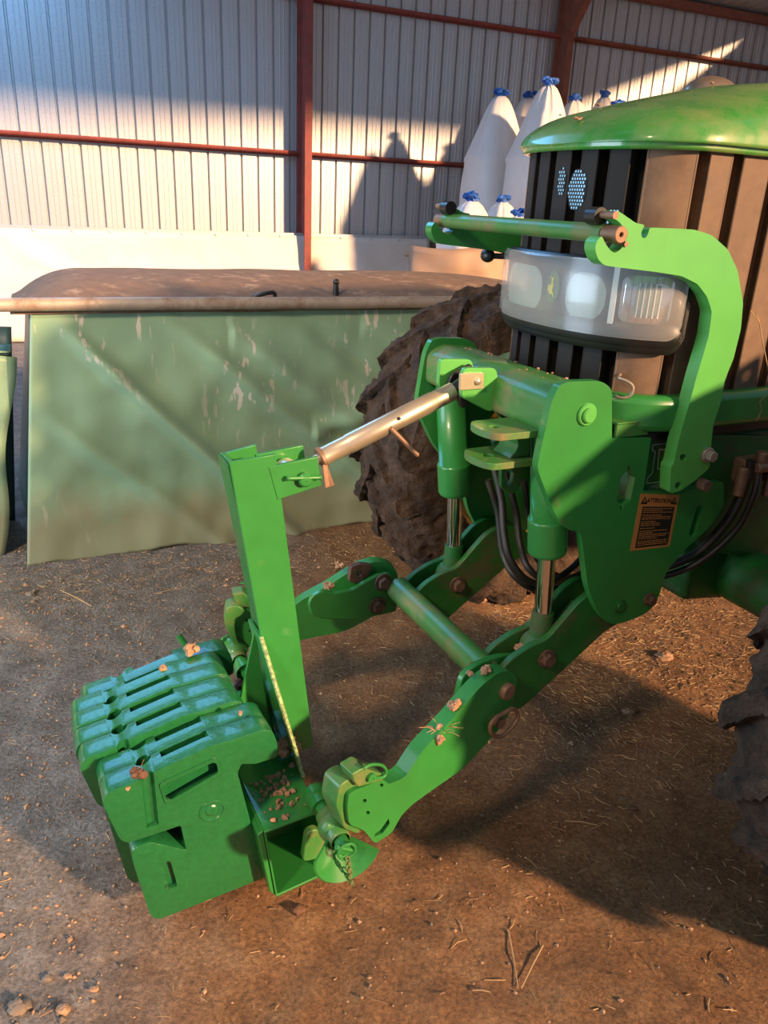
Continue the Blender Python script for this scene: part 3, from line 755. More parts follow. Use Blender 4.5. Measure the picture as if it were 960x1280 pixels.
for s in (1, -1):
    f = (lambda q: q) if s > 0 else mir
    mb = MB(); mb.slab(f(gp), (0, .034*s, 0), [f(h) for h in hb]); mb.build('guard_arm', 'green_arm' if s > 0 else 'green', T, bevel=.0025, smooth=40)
    n = Vector((0, -s, 0))
    p = f([TR.v(883, 568, VG)])[0]; bolt(T, 'arm_mounting_bolt', p, n, .014, .024, 'steel')
    p = f([TR.v(875, 604, VG)])[0]; bolt(T, 'arm_mounting_bolt', p, n, .016, .026, 'rust', False)
    mb = MB(); p = TR.v(870, 590, VG); mb.box((p.x-.02, min(VG+.034, VA), p.z-.02), (p.x+.03, max(VG+.034, VA), p.z+.06))
    o = mb.build('arm_spacer', 'green_frame', T)
    if s < 0:
        for v in o.data.vertices: v.co.y = (2*CV - (v.co.y+CV)) - CV
p = TR.v(770, 293, VG)
bar = MB(); bar.cyl((p.x, VG+.03, p.z), (p.x, 2*CV-VG-.03, p.z), .0185, 28)
ba = bar.build('guard_bar', 'green_dusty', T, smooth=60)
for s in (1, -1):
    f = (lambda q: q) if s > 0 else mir
    a = [Vector((p.x, VG-.016, p.z)), Vector((p.x, VG+.085, p.z))]
    a = f(a); mb = MB(); mb.pipe(a[0], a[1], .0165, .004); mb.build('bar_end_bush', 'rust_pin', ba, bevel=.002)
    for (x, y), r, l in (((768, 269), .0075, .045), ((781.5, 305), .0055, .03)):
        c = TR.v(x, y, VG); a = f([Vector((c.x, VG-.004, c.z)), Vector((c.x, VG+l, c.z))]); mb = MB(); mb.cyl(a[0], a[1], r, 14); mb.build('locking_pin', 'rust_pin', ba)
    c = f([TR.v(767, 271, VG)])[0]; mb = MB(); mb.cyl(c+Vector((0, .037*s, 0)), c+Vector((0, .07*s, 0)), .017, 18); mb.build('retaining_boss', 'black', ba)
# ---- small handle on the grille, black sensor beside the lamp
a = plan(.262, -.012); 
mb = MB(); P = [Vector((*plan(s_, o_), w_)) for s_, o_, w_ in ((.25, -.02, 1.245), (.25, .012, 1.243), (.27, .02, 1.238), (.283, .02, 1.225), (.28, .02, 1.205), (.262, .02, 1.198), (.25, .012, 1.2), (.247, -.02, 1.2))]
mb.tube(bez(P, 4), .0035, 8); mb.build('latch_handle', 'steel', T)
mb = MB(); mb.ball((1.30, 1.975, 1.47), .026, 18, 10, (.7, 1, .75)); mb.tube([(1.30, 1.96, 1.47), (1.36, 1.93, 1.47)], .008, 8); mb.build('work_lamp', 'black', T)
# ---- hoses
def hose(pts, r, name='hydraulic_hose', m='rubber'):
    mb = MB(); mb.tube(bez(pts, 10), r, 12); return mb.build(name, m, T, smooth=60)
def hp(L): return [TR.v(x, y, v) for x, y, v in L]
hose(hp([(618, 585, 1.66), (627, 625, 1.62), (630, 665, 1.58), (638, 700, 1.54), (660, 726, 1.52), (690, 728, 1.54), (735, 715, 1.58)]), .010)
hose(hp([(632, 590, 1.62), (645, 640, 1.60), (650, 680, 1.56), (662, 712, 1.50), (690, 725, 1.49), (725, 700, 1.50), (738, 670, 1.52)]), .009)
hose(hp([(610, 600, 1.70), (622, 640, 1.68), (628, 690, 1.64), (645, 722, 1.58), (675, 738, 1.56), (715, 730, 1.58), (750, 718, 1.62)]), .009)
hose(hp([(655, 600, 1.6), (662, 650, 1.6), (672, 700, 1.58), (710, 722, 1.58), (750, 700, 1.6)]), .008)
hose(hp([(938, 575, 1.30), (934, 600, 1.30), (915, 645, 1.31), (880, 685, 1.345), (845, 705, 1.37), (800, 715, 1.42), (740, 722, 1.5)]), .010)
hose(hp([(930, 590, 1.32), (924, 620, 1.33), (900, 660, 1.34), (868, 690, 1.36), (830, 708, 1.40), (780, 712, 1.46)]), .009)
hose(hp([(948, 590, 1.29), (942, 620, 1.28), (922, 660, 1.30), (885, 695, 1.33), (850, 714, 1.37), (800, 728, 1.45)]), .009)
mb = MB()
c = TR.v(945, 590, 1.31)
mb.box(c+Vector((-.045, 0, -.03)), c+Vector((.10, .06, .035))); mb.cyl(c+Vector((-.03, -.02, .02)), c+Vector((.12, -.02, .02)), .014, 14)
mb.cyl(c+Vector((-.05, .0, .02)), c+Vector((-.05, .0, -.06)), .016, 12); mb.cyl(c+Vector((.0, -.01, .03)), c+Vector((.0, -.01, .06)), .02, 6)
mb.cyl(c+Vector((.05, -.01, .0)), c+Vector((.05, -.01, -.07)), .015, 6)
mb.build('valve_block', 'rust_pin', T, bevel=.004)
hose([c+Vector((.03, 0, .0)), c+Vector((.12, -.03, .02)), c+Vector((.3, .02, .0))], .009)

# ================================================================== TOP LINK
p0 = TR.v(402, 572, 1.61); p1 = TR.v(566, 489, 1.61)
d = (p1-p0).normalized()
TL = empty('top_link', TR, tuple(p0), 'zinc-plated top link strut between the upright mast and the cross beam', 'linkage strut')
mb = MB(); mb.tube([p0, p0+d*.07, p0+d*.072, p1-d*.06, p1-d*.058, p1], [.0225, .0225, .0238, .0238, .0225, .0225], 32); mb.build('link_tube', 'zinc', TL, smooth=50)
mb = MB(); mb.lathe(p0, -d, [(-.004, .026), (.004, .027), (.006, .025), (.006, .008)], 28); q = p0-d*.003
mb.slab(rnd([q+Vector((-.004, -.024, -.01)), q+Vector((-.004, -.020, -.01)), q+Vector((.016, -.026, -.065)), q+Vector((.002, -.030, -.065))], .003), Vector((.01, 0, .004))); mb.build('lock_nut', 'rust_pin', TL)
mb = MB(); mb.tube([p0, p0-d*.035, p0-d*.06], [.013, .012, .014], 16); e = p0-d*.085; mb.cyl(e-Vector((0, .028, 0)), e+Vector((0, .028, 0)), .030, 28); mb.build('ball_end', 'zinc', TL)
a = TR.v(489, 536, 1.585); b = TR.v(521, 568, 1.56); mb = MB(); mb.tube([a+Vector((0, .01, .004)), a, b], .0058, 10); mb.ball(b, .0065, 10, 6); mb.build('turning_handle', 'rust_pin', TL)
c = TR.v(499, 524, 1.587); mb = MB(); mb.cyl(c, c+Vector((0, .003, 0)), .005, 12); mb.build('grease_hole', 'void', TL)
f0 = p1+d*.0
mb = MB()
mb.tube([p1-d*.004, p1+d*.02, p1+d*.05], [.017, .022, .026], 14)
mb.slab(rnd([p1+Vector((-.002, -.035, -.01)), p1+Vector((.012, -.035, .035)), p1+Vector((.07, -.035, .060)), p1+Vector((.075, -.035, .02)), p1+Vector((.01, -.035, -.04))], .012), (0, .016, 0))
mb.slab(rnd([p1+Vector((-.002, .03, -.01)), p1+Vector((.012, .03, .035)), p1+Vector((.07, .03, .060)), p1+Vector((.075, .03, .02)), p1+Vector((.01, .03, -.04))], .012), (0, .014, 0))
mb.build('end_fork', 'black', TL, bevel=.003)

# ================================================================== WEIGHT CARRIER
vb0, vb1 = 1.33, 1.91
WC = empty('weight_carrier', TR, (.49, CV, .05), 'green box-beam weight carrier with upright mast, hung between the lower links', 'weight carrier')
cor = [TR.v(x, y, vb0) for x, y in ((330, 1040), (400, 1013), (410, 1092), (345, 1122))]
cc = sum(cor, Vector())/4
inn = [cc+(p-cc)*.93 for p in cor]
mb = MB(); b0 = len(mb.v)
for v, L in ((vb0, cor), (vb1, cor), (vb1, inn), (vb0, inn)):
    for p in L: mb.v.append(Vector((p.x, v, p.z)))
for j in range(4):
    for k in range(4):
        a0 = j*4; a1 = ((j+1) % 4)*4; k2 = (k+1) % 4; mb.f.append([a0+k, a0+k2, a1+k2, a1+k])
mb.build('beam', 'green', WC, bevel=.002, smooth=40)
mb = MB()
for v in (1.50, 1.75): mb.slab([Vector((p.x, v, p.z)) for p in inn], (0, .012, 0))
mb.build('beam_bulkhead', 'green_frame', WC)
rim = Vector((cor[0].x-.012, 0, cor[0].z)); 
mb = MB(); mb.slab([Vector((cor[0].x-.014, 0, cor[0].z-.01)), Vector((cor[0].x, 0, cor[0].z)), Vector((cor[3].x, 0, cor[3].z)), Vector((cor[3].x-.014, 0, cor[3].z+.02))], (0, vb1-vb0-.01, 0))
for p in mb.v: p.y += vb0+.005
mb.build('hook_rail', 'green', WC, bevel=.003)
# skirt plate under the open end
# mast
def mast(pts, v, t, m='green', name='mast_web'):
    mb = MB(); mb.slab(on(v, pts), (0, t, 0)); return mb.build(name, m, WC, bevel=.0015, smooth=40)
vm = 1.560
mast([(287, 578), (345, 568), (392, 932), (366, 945), (350, 905), (325, 790)], vm, .010)
m0 = [TR.v(x, y, vm) for x, y in ((287, 578), (345, 568), (392, 932), (345, 905))]
# front flange / back web make the box
fl = [Vector((m0[0].x-.014, 0, m0[0].z+.012)), Vector((m0[0].x-.004, 0, m0[0].z+.010)), Vector((m0[3].x+.018, 0, m0[3].z)), Vector((m0[3].x+.006, 0, m0[3].z))]
mb = MB(); mb.slab([p+Vector((.012, vm+.008, -.02)) for p in fl], (0, .085, 0)); mb.build('mast_flange', 'green_frame', WC, bevel=.001)  # shade of the mast gap put into the flange's darker green
fr2 = [TR.v(x, y, vm+.095) for x, y in ((278, 568), (320, 556), (383, 900), (330, 850), (300, 690))]
mb = MB(); mb.slab([p for p in fr2], (0, .010, 0)); mb.build('mast_web', 'green', WC, bevel=.0015)
cpx = [Vector((fr2[0].x-.004, vm+.012, fr2[0].z-.04)), Vector((fr2[0].x-.004, vm+.100, fr2[0].z-.04)), Vector((fr2[0].x-.004, vm+.100, fr2[0].z+.004)), Vector((fr2[0].x-.004, vm+.012, fr2[0].z+.004))]
mb = MB(); mb.slab(cpx, (.010, 0, 0)); mb.build('mast_cap', 'green', WC, bevel=.001)
# clevis plates with pin
for v in (vm-.002, vm+.090):
    q = on(vm-.002, [(336, 584), (397, 571), (402, 607), (347, 625)]); q = [Vector((p.x, v, p.z)) for p in q]
    mb = MB(); mb.slab(q, (0, .010, 0)); mb.build('clevis_plate', 'green', WC, bevel=.0015)
c = TR.v(380, 598, vm-.002); mb = MB(); mb.cyl(c+Vector((0, -.016, 0)), c+Vector((0, .11, 0)), .0125, 20); mb.lathe(c+Vector((0, -.004, 0)), (0, -1, 0), [(0, .017), (.008, .017), (.012, .013), (.013, .001)], 24)
e0 = TR.v(361, 598, vm-.014); e1 = TR.v(400, 597, vm-.014); mb.tube([e0, e1], .0048, 10); mb.ball(e0, .006, 8, 6); mb.ball(e1, .006, 8, 6)
mb.build('clevis_pin', 'green', WC)
mb = MB(); mb.cyl(TR.v(223, 794, 1.93), TR.v(240, 818, 1.90), .009, 14); mb.build('hitch_pin', 'green', WC)
# gussets
ztop = cor[0].z
def topz(u): t = (u-cor[0].x)/(cor[1].x-cor[0].x); return cor[0].z+(cor[1].z-cor[0].z)*t
g0 = TR.v(328, 795, vm); ub = .555; 
q = [Vector((g0.x, vm, g0.z)), Vector((ub, 1.455, topz(ub))), Vector((ub, vm+.09, topz(ub))), Vector((g0.x, vm+.09, g0.z))]
mb = MB(); mb.slab(q, (-.009, 0, 0)); mb.build('gusset', 'green', WC, bevel=.001)
mb = MB(); mb.tube([q[0]+Vector((-.004, -.003, 0)), q[1]+Vector((-.004, -.003, 0))], .0055, 6); mb.build('cut_edge', simple('cut_plate_edge', (.26, .36, .15), .7, 0, .7, 120, .5), WC, label='rough torch-cut plate edge')
g1 = TR.v(318, 775, vm+.05)
mb = MB(); mb.slab([Vector((g0.x-.005, vm+.045, g0.z-.01)), Vector((ub-.03, vm+.045, topz(ub-.03))), Vector((.405, vm+.045, topz(.405)))], (0, .009, 0)); mb.build('gusset', 'green', WC, bevel=.001)
mb = MB(); mb.slab([Vector((.545, vm+.09, topz(.545))), Vector((.545, vm+.26, topz(.545))), Vector((g0.x+.01, vm+.09, g0.z-.05))], (-.009, 0, 0)); mb.build('gusset', 'green', WC, bevel=.001)
# hitch pins, balls, guide cones
def ends(s):
    f = (lambda p: Vector(p)) if s > 0 else (lambda p: mir([Vector(p)])[0])
    b = TR.v(413, 1028, 1.25); y0 = vb0+.03
    ax = Vector((0, -1, 0))*s
    mb = MB(); mb.cyl(f((b.x, y0, b.z)), f((b.x, 1.165, b.z)), .016, 20); mb.lathe(f((b.x, vb0, b.z)), ax, [(-.02, .03), (.0, .03), (.005, .024), (.03, .024), (.03, .016)], 24)
    mb.build('hitch_pin', 'green', WC)
    mb = MB(); mb.ball(f((b.x, 1.235, b.z)), .034, 24, 14); mb.lathe(f((b.x, 1.235, b.z)), ax, [(-.045, .021), (-.04, .025), (.04, .025), (.045, .021)], 24); mb.build('hitch_ball', 'green_dusty', WC)
    cb_ = f((b.x, 1.205, b.z)); mb = MB()
    dn = Vector((.25, -.35*s, -.9)).normalized()
    # half cone that guides the hook under the ball
    n = 18
    for (r0, r1, l0, l1) in ((.028, .078, 0, .052),):
        base = len(mb.v)
        for k in range(n+1):
            a = PI*(.08+.95*k/n)
            for (r, l) in ((r0, l0), (r1, l1), (r1-.004, l1+.003), (r0-.004, l0+.004)):
                mb.v.append(cb_+Vector((math.cos(a)*r, -s*l, -math.sin(a)*r)))
        for k in range(n):
            for j in range(4):
                q = base+k*4+j; q2 = base+k*4+(j+1) % 4; mb.f.append([q, q2, q2+4, q+4])
        mb.f.append([base+j for j in range(4)]); mb.f.append([base+n*4+j for j in (3, 2, 1, 0)])
    mb.build('guide_cone', 'green', WC, smooth=50)
    # end lug inside the beam and the linch pin with its chain
    mb = MB(); c = TR.v(388, 1045, 1.345); pts = rnd([Vector((c.x-.03, 1.318, c.z-.045)), Vector((c.x-.02, 1.318, c.z+.04)), Vector((c.x+.005, 1.318, c.z+.045)), Vector((c.x+.035, 1.318, c.z-.005)), Vector((c.x+.01, 1.318, c.z-.05))], .014)
    mb.slab([f(p) for p in pts], (0, .02*s, 0)); mb.build('stop_lug', 'green_dusty', WC, bevel=.003)
    e = f((b.x, 1.165, b.z)); mb = MB()
    mb.tube([e+Vector((-.022, 0, .016)), e+Vector((.022, 0, -.012))], .006, 10)
    ring = [e+Vector((math.cos(t)*.020, -.006*s, math.sin(t)*.020)) for t in [2*PI*k/16 for k in range(17)]]; mb.tube(ring, .0032, 8)
    mb.build('linch_pin', 'green', WC)
    mb = MB()
    for k in range(8):
        cc_ = e+Vector((.002*math.sin(k*2)+.004*k*.3, -.012*s-.004*s*(k % 2), -.018-.0095*k)); al = (k % 2)*PI/2
        L = [cc_+Vector((math.cos(t)*.0045*math.cos(al), math.cos(t)*.0045*math.sin(al), math.sin(t)*.0085)) for t in [2*PI*q/12 for q in range(13)]]
        mb.tube(L, .0016, 6)
    mb.build('safety_chain', 'green_dusty', WC)
ends(1); ends(-1)

# ================================================================== SUITCASE WEIGHTS
VW = 1.38; TW = .058; PITCH = .0610
prof = [(128, 1005), (133, 992), (165, 979), (172, 976), (181, 972), (188, 968), (200, 962), (262, 933), (285, 927), (330, 912), (341, 914), (347, 930), (347, 946), (320, 955), (302, 955), (297, 966), (318, 1045), (334, 1096), (198, 1150), (188, 1145), (166, 1078), (164, 1064), (176, 1056), (190, 1053), (233, 1063), (226, 1032), (160, 1054), (150, 1050)]
pr = [4, 5, 6, 2, 3, 3, 5, 8, 6, 6, 5, 4, 5, 3, 3, 3, 10, 5, 6, 6, 8, 5, 4, 4, 3, 3, 5, 6]
PW = on(VW, [tuple(p) for p in rnd(prof, pr)])
Wo = Vector((.30, VW, .02))
def bool_cut(o, cutters):
    for c in cutters:
        md = o.modifiers.new('b', 'BOOLEAN'); md.operation = 'DIFFERENCE'; md.object = c; md.solver = 'EXACT'
    dg = bpy.context.evaluated_depsgraph_get(); me = bpy.data.meshes.new_from_object(o.evaluated_get(dg))
    o.modifiers.clear(); o.data = me
    for c in cutters:
        bpy.data.objects.remove(c)
def seat(label):
    mb = MB(); mb.slab(PW, (0, TW, 0))
    return mb
mb = seat('')
wt = mb.build('suitcase_weight', 'green_weight', None, org=Wo, smooth=0)
bv = wt.modifiers.new('bevel', 'BEVEL'); bv.width = .006; bv.segments = 3; bv.limit_method = 'ANGLE'; bv.angle_limit = R(30)
cuts = []
def cutter(pts, v0, v1):
    mb = MB(); P = on(VW, [tuple(p) for p in rnd(pts, 4)]); P = [Vector((p.x, v0, p.z)) for p in P]
    mb.slab(P, (0, v1-v0, 0)); o = mb.build('cut', 'green_weight', None, org=Wo, smooth=0); cuts.append(o)
cutter([(199, 983), (206, 978), (268, 950), (273, 953), (275, 968), (212, 1004), (207, 1002)], VW-.02, VW+.024)      # side pocket
cutter([(203, 940), (208, 974), (258, 950), (264, 946), (268, 916)], VW+TW-.022, VW+TW+.02)                          # handle slot, open at the top
cutter([(205, 1078), (213, 1076), (222, 1108), (206, 1112)], VW-.02, VW+.014)                                        # lower groove
# vertical round grooves on both faces (bolt channel)
a = TR.v(184, 968, VW); b = TR.v(194, 1062, VW); dd = (b-a).normalized()
for vv, rr in ((VW, .013), (VW+TW, .018)):
    mb = MB(); A_ = Vector((a.x, vv, a.z))-dd*.03; mb.cyl(A_, A_+dd*.17, rr, 20); o = mb.build('cut', 'green_weight', None, org=Wo, smooth=0); cuts.append(o)
bool_cut(wt, cuts)
for p in wt.data.polygons: p.use_smooth = True
bmm = bmesh.new(); bmm.from_mesh(wt.data)
for e in bmm.edges:
    if len(e.link_faces) == 2 and e.calc_face_angle(0) > R(35): e.smooth = False
bmm.to_mesh(wt.data); bmm.free()
c = TR.v(265, 1013, VW)
mb = MB(); mb.lathe((c.x, VW+.001, c.z), (0, -1, 0), [(0, .030), (.003, .029), (.004, .026), (.0015, .024), (.001, .016), (.004, .013), (.005, .009), (.0035, .001)], 32); mb.build('cast_boss', 'green_weight', wt)
mb = MB(); mb.slab(on(VW-.003, [(199, 981), (206, 976), (268, 948), (274, 951), (276, 969), (212, 1006), (206, 1004)], r=3), (0, .0045, 0), [on(VW-.003, [(201, 984), (207, 980), (267, 953), (271, 955), (273, 966), (213, 1001), (208, 999)], r=3)]); mb.build('pocket_rim', 'green_weight', wt, bevel=.0008)
labs = ['green suitcase weight nearest the camera, with handle pocket and round boss showing on its side',
        'second green suitcase weight, between the near-end weight and the row set further forward',
        'third green suitcase weight from the near end, standing forward of the two end ones',
        'middle green suitcase weight of the row of seven, bright blue sheen on top',
        'fifth green suitcase weight from the near end, directly past the middle one',
        'sixth green suitcase weight, last but one at the far end of the row',
        'farthest green suitcase weight, at the end away from the camera, with soil lumps on top']
offs = [0, .0, -.030, -.034, -.032, -.028, .002]
zo = [0, -.004, .004, .002, .004, 0, -.004]
for i in range(7):
    o = wt if i == 0 else dup(wt)
    o.location = TR.U*(Wo.x+offs[i]) + TR.V*(Wo.y+PITCH*i) + Vector((0, 0, Wo.z+zo[i]))
    props(o, labs[i], 'tractor weight', 'suitcase weights hung on the carrier')

# ================================================================== SETTING
WF = Frame(0.0)
def gh(x, y):
    p = Vector((x, y, 0))
    return .020*noise.noise(p*.9) + .010*noise.noise(p*3.1+Vector((5, 0, 0))) + .007*noise.noise(p*9+Vector((0, 9, 0))) + .006*noise.noise(p*21)
def axis(lo, hi, a, b, fine, coarse):
    L = []; x = lo
    while x < hi: L.append(x); x += fine if a <= x <= b else coarse
    L.append(hi); return L
X = axis(-7, 13, -1.6, 2.6, .021, .25); Y = axis(-3, 14, .5, 4.4, .021, .25)
mb = MB(); ny = len(Y)
mb.v = [Vector((x, y, gh(x, y))) for x in X for y in Y]
mb.f = [[i*ny+j, (i+1)*ny+j, (i+1)*ny+j+1, i*ny+j+1] for i in range(len(X)-1) for j in range(ny-1)]
o = mb.build('floor', 'ground', None, fr=WF, smooth=180); props(o, 'packed brown dirt floor of the shed', kind='structure')
CB = 10.0
def struct(mb, name, m, label, **k):
    o = mb.build(name, m, None, fr=WL, **k); return props(o, label, kind='structure')
# corrugated sheets
def corr(u0, u1, pitch=.2):
    pts = []; u = u0
    while u < u1:
        for du, dc in ((0, 0), (.050, 0), (.053, -.004), (.060, -.004), (.063, 0), (.100, 0), (.103, -.004), (.110, -.004), (.113, 0), (.160, 0), (.168, .030), (.184, .030), (.192, 0)):
            pts.append((u+du, dc))
        u += pitch
    return pts
pts = corr(-6.0, 10.6); mb = MB(); n = len(pts)
for w in (1.13, 2.7, 4.40):
    mb.v += [Vector((u, CB+dc, w)) for u, dc in pts]
mb.f = [[r*n+i, r*n+i+1, (r+1)*n+i+1, (r+1)*n+i] for r in (0, 1) for i in range(n-1)]
struct(mb, 'wall_back', 'sheet', 'galvanised corrugated sheet wall behind the tractor', smooth=0)
mb = MB(); pts = corr(0, 7.0)
n = len(pts)
for w in (0, 4.4): mb.v += [Vector((10.72+dc, CB-u, w)) for u, dc in pts]
mb.f = [[i, i+1, n+i+1, n+i] for i in range(n-1)]
struct(mb, 'wall_right', 'sheet', 'corrugated sheet wall at the far right corner', smooth=0)
mb = MB(); pts = corr(-6, 10.8, .2); n = len(pts)
for c, w in ((10.15, 4.36), (5, 5.03), (1.7, 5.46)): mb.v += [Vector((u, c, w+dc)) for u, dc in pts]
mb.f = [[r*n+i, r*n+i+1, (r+1)*n+i+1, (r+1)*n+i] for r in (0, 1) for i in range(n-1)]
struct(mb, 'ceiling', 'sheet', 'corrugated roof sheets above the shed wall', smooth=0)
mb = MB(); mb.box((-6, 9.98, 0), (10.7, 10.25, 1.14)); struct(mb, 'trim_1', 'stone', 'low masonry base under the sheet wall')
# rails and posts
def rail(u0, u1, w, n, label, m='red'):
    mb = MB(); mb.box((u0, 9.93, w-.028), (u1, 9.985, w+.022)); mb.box((u0, 9.93, w-.028), (u1, 9.938, w+.034)); struct(mb, 'trim_%d' % n, m, label, bevel=.003)
rail(-6, 3.26, 2.09, 2, 'red lower wall rail left of the red post'); rail(3.42, 6.90, 2.09, 3, 'red-brown lower wall rail between the two posts')
rail(-6, 3.26, 3.72, 4, 'upper wall rail left of the red post'); rail(3.42, 6.90, 3.72, 5, 'red-brown upper wall rail between the two posts'); rail(7.06, 10.7, 3.72, 6, 'brown upper wall rail right of the second post', 'brownpost'); rail(7.06, 10.7, 2.09, 7, 'brown lower wall rail behind the tractor hood', 'brownpost')
mb = MB(); mb.box((-6, 9.86, 4.26), (10.7, 9.98, 4.36)); struct(mb, 'trim_8', 'brownpost', 'brown eaves beam under the roof', bevel=.003)
def post(u, n, m, label, haunch=0):
    mb = MB(); mb.box((u-.045, 9.70, 0), (u+.045, 9.712, 4.3)); mb.box((u-.007, 9.712, 0), (u+.007, 9.95, 4.3)); mb.box((u-.07, 9.945, 0), (u+.07, 9.96, 4.3))
    if haunch: mb.slab([(u-.045, 9.70, 3.7), (u-.045, 9.2, 4.35), (u-.045, 9.70, 4.35)], (.09, 0, 0))
    struct(mb, 'trim_%d' % n, m, label, bevel=.002)
a = WL.v(386, 145, 9.7); post(a.x, 9, 'red', 'red steel post on the sheet wall')
a = WL.v(713, 60, 9.7); post(a.x, 10, 'brownpost', 'brown steel post behind the white bags', 1)
mb = MB(); mb.box((-6, 9.85, 1.155), (5.2, 9.90, 1.19)); struct(mb, 'trim_11', 'sheet', 'grey batten along the top of the white sheeting', bevel=.003)

# ---- white plastic sheeting
def wsheet(i, j):
    u = -3.6+8.66*i; w = 1.16*(1-j)
    q = Vector((u*1.5, w*2, 0)); d = .05*noise.noise(q)+.02*noise.noise(q*3)
    e = .05*math.exp(-((u+.2-.9*(1.16-w)*1.6)/.12)**2)*(1 if u < 1.5 else 0)
    return (u, 9.82-.35*j**1.5-(d+e)*min(1, j*4), w)
mb = MB(); mb.grid(wsheet, 160, 16)
ws = mb.build('plastic_sheeting', 'white_sheet', None, fr=WL, org=(0.7, 9.7, 0), smooth=180, solid=.004)
props(ws, 'pale white plastic sheeting hung along the base of the sheet wall', 'plastic sheeting')
for k in range(14):
    mb = MB(); u = -.2+k*.40; mb.lathe((u, 9.81, 1.15), (0, -1, 0), [(0, .016), (.006, .014), (.010, .001)], 10); mb.build('fixing_button', 'bag', ws, fr=WL)
# ---- tan sheeting over a pile
e0 = WL.v(531, 300, 6.4); e1 = WL.v(521, 352, 6.4)
def tsheet(i, j):
    w = 1.26-1.26*j; u0 = e0.x+(e1.x-e0.x)*min(1.5, (e0.z-w)/(e0.z-e1.z)); u = u0+2.6*i
    d = .07*noise.noise(Vector((u*2.2, w*3, 2)))+.03*noise.noise(Vector((u*6, w*5, 0)))
    return (u, 6.4+d-.25*j+(.25*math.exp(-i*18)), w+.03*math.sin(u*5)*(1-j))
mb = MB(); mb.grid(tsheet, 90, 24)
mb.grid(lambda i, j: (lambda p: (p[0], p[1]+.12*j, p[2]-.1*j))(tsheet(i, 0)), 90, 5)
o = mb.build('plastic_sheeting', 'tan_sheet', None, fr=WL, org=(5, 6.4, 0), smooth=180, solid=.004); props(o, 'wrinkled tan plastic sheeting right of the white sheeting, under the white bags', 'plastic sheeting')

# ---- tarpaulin-covered bin
BN = empty('tarp_covered_bin', WL, (1.2, 3.56, 0), 'long low bin wrapped in green tarpaulin with dusty brown top and roll pipe', 'covered bin')
cu0, cu1 = -.115, 2.75
def fold(u, w):
    s = 0
    for (u0, w0, k, a, wd) in ((.10, 1.1, -1.05, .030, .05), (.55, 1.1, -.85, .022, .06), (.95, .95, -.80, .020, .07), (1.15, 1.1, -.75, -.018, .05), (.0, .7, -.9, .016, .06), (1.6, 1.0, -.5, .018, .06), (1.35, .55, .25, .014, .05)):
        d = (w-w0)-k*(u-u0); s += a*math.exp(-(d/wd)**2)*(1 if u > u0-.1 else 0)
    return s
def tarp(i, j):
    w = 1.125*(1-j); ua = cu0+.125*w; u = ua+(cu1-ua)*i
    e = min(1, j*5)*min(1, i*14)
    d = fold(u, w)+.02*noise.noise(Vector((u*2, w*2, 1)))+.006*noise.noise(Vector((u*7, w*7, 1)))
    wz = w + (gh(*(WL.U*u+WL.V*3.56).xy)-.004+.018*noise.noise(Vector((u*3, 0, 4))))*j**6
    return (u, 3.565-d*e*1.9-.03*j**5, wz)
mb = MB(); mb.grid(tarp, 200, 80); mb.build('front_tarp', 'tarp', BN, fr=WL, smooth=180, solid=.003)
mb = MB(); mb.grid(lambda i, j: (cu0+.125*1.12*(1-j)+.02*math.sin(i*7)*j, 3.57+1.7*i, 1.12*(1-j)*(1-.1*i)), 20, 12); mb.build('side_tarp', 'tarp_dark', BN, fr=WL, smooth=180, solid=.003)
def dome(i, j):
    u = -.05+2.85*i; c = 3.55+1.75*j
    edge = (1-max(0, 1-i/.13)**2.4) if i < .13 else 1
    r = 1-max(0, (i-.70)/.30)**2*.45
    h = .105*math.sin(min(1, j/.42)*PI/2)**.7*edge*r if j < .42 else .105*edge*r*(1-((j-.42)/.58)**2*1.6)
    return (u, c, 1.115-.13*j+.12*j*edge+h+.006*noise.noise(Vector((u*3, c*3, 0))))
mb = MB(); mb.grid(dome, 90, 30); mb.build('top_cover', 'tarp_top', BN, fr=WL, smooth=180, solid=.01)
pa = WL.v(-40, 378.5, 3.53); pb = WL.v(570, 379, 3.53)
mb = MB(); pz = (pa.z+pb.z)/2; mb.tube([(-1.3, 3.53, pz), (.5, 3.53, pz+.001), (1.4, 3.53, pz-.003), (2.8, 3.53, pz)], .0275, 20); mb.build('roll_pipe', 'pipe', BN, fr=WL, smooth=60)
mb = MB(); p = WL.v(420, 358, 3.70); mb.tube([p-Vector((0, 0, .05)), p+Vector((0, 0, .015))], [.016, .013], 12); mb.ball(p+Vector((.0, 0, .02)), .016, 10, 8); mb.build('cover_knob', 'black', BN, fr=WL)
mb = MB(); p = WL.v(336, 369, 3.56); mb.tube(bez([p+Vector((-.08, 0, -.008)), p+Vector((-.03, -.01, .006)), p+Vector((.02, -.005, .012)), p+Vector((.03, .0, -.008))], 5), [.003]+[.009]*14+[.006], 8); mb.build('tie_strap', 'black', BN, fr=WL)
mb = MB(); mb.box((.08, 3.68, .0), (2.7, 3.75, 1.06)); mb.box((.08, 5.05, .0), (2.7, 5.15, .90)); mb.build('bin_frame', 'tarp_dark', BN, fr=WL)
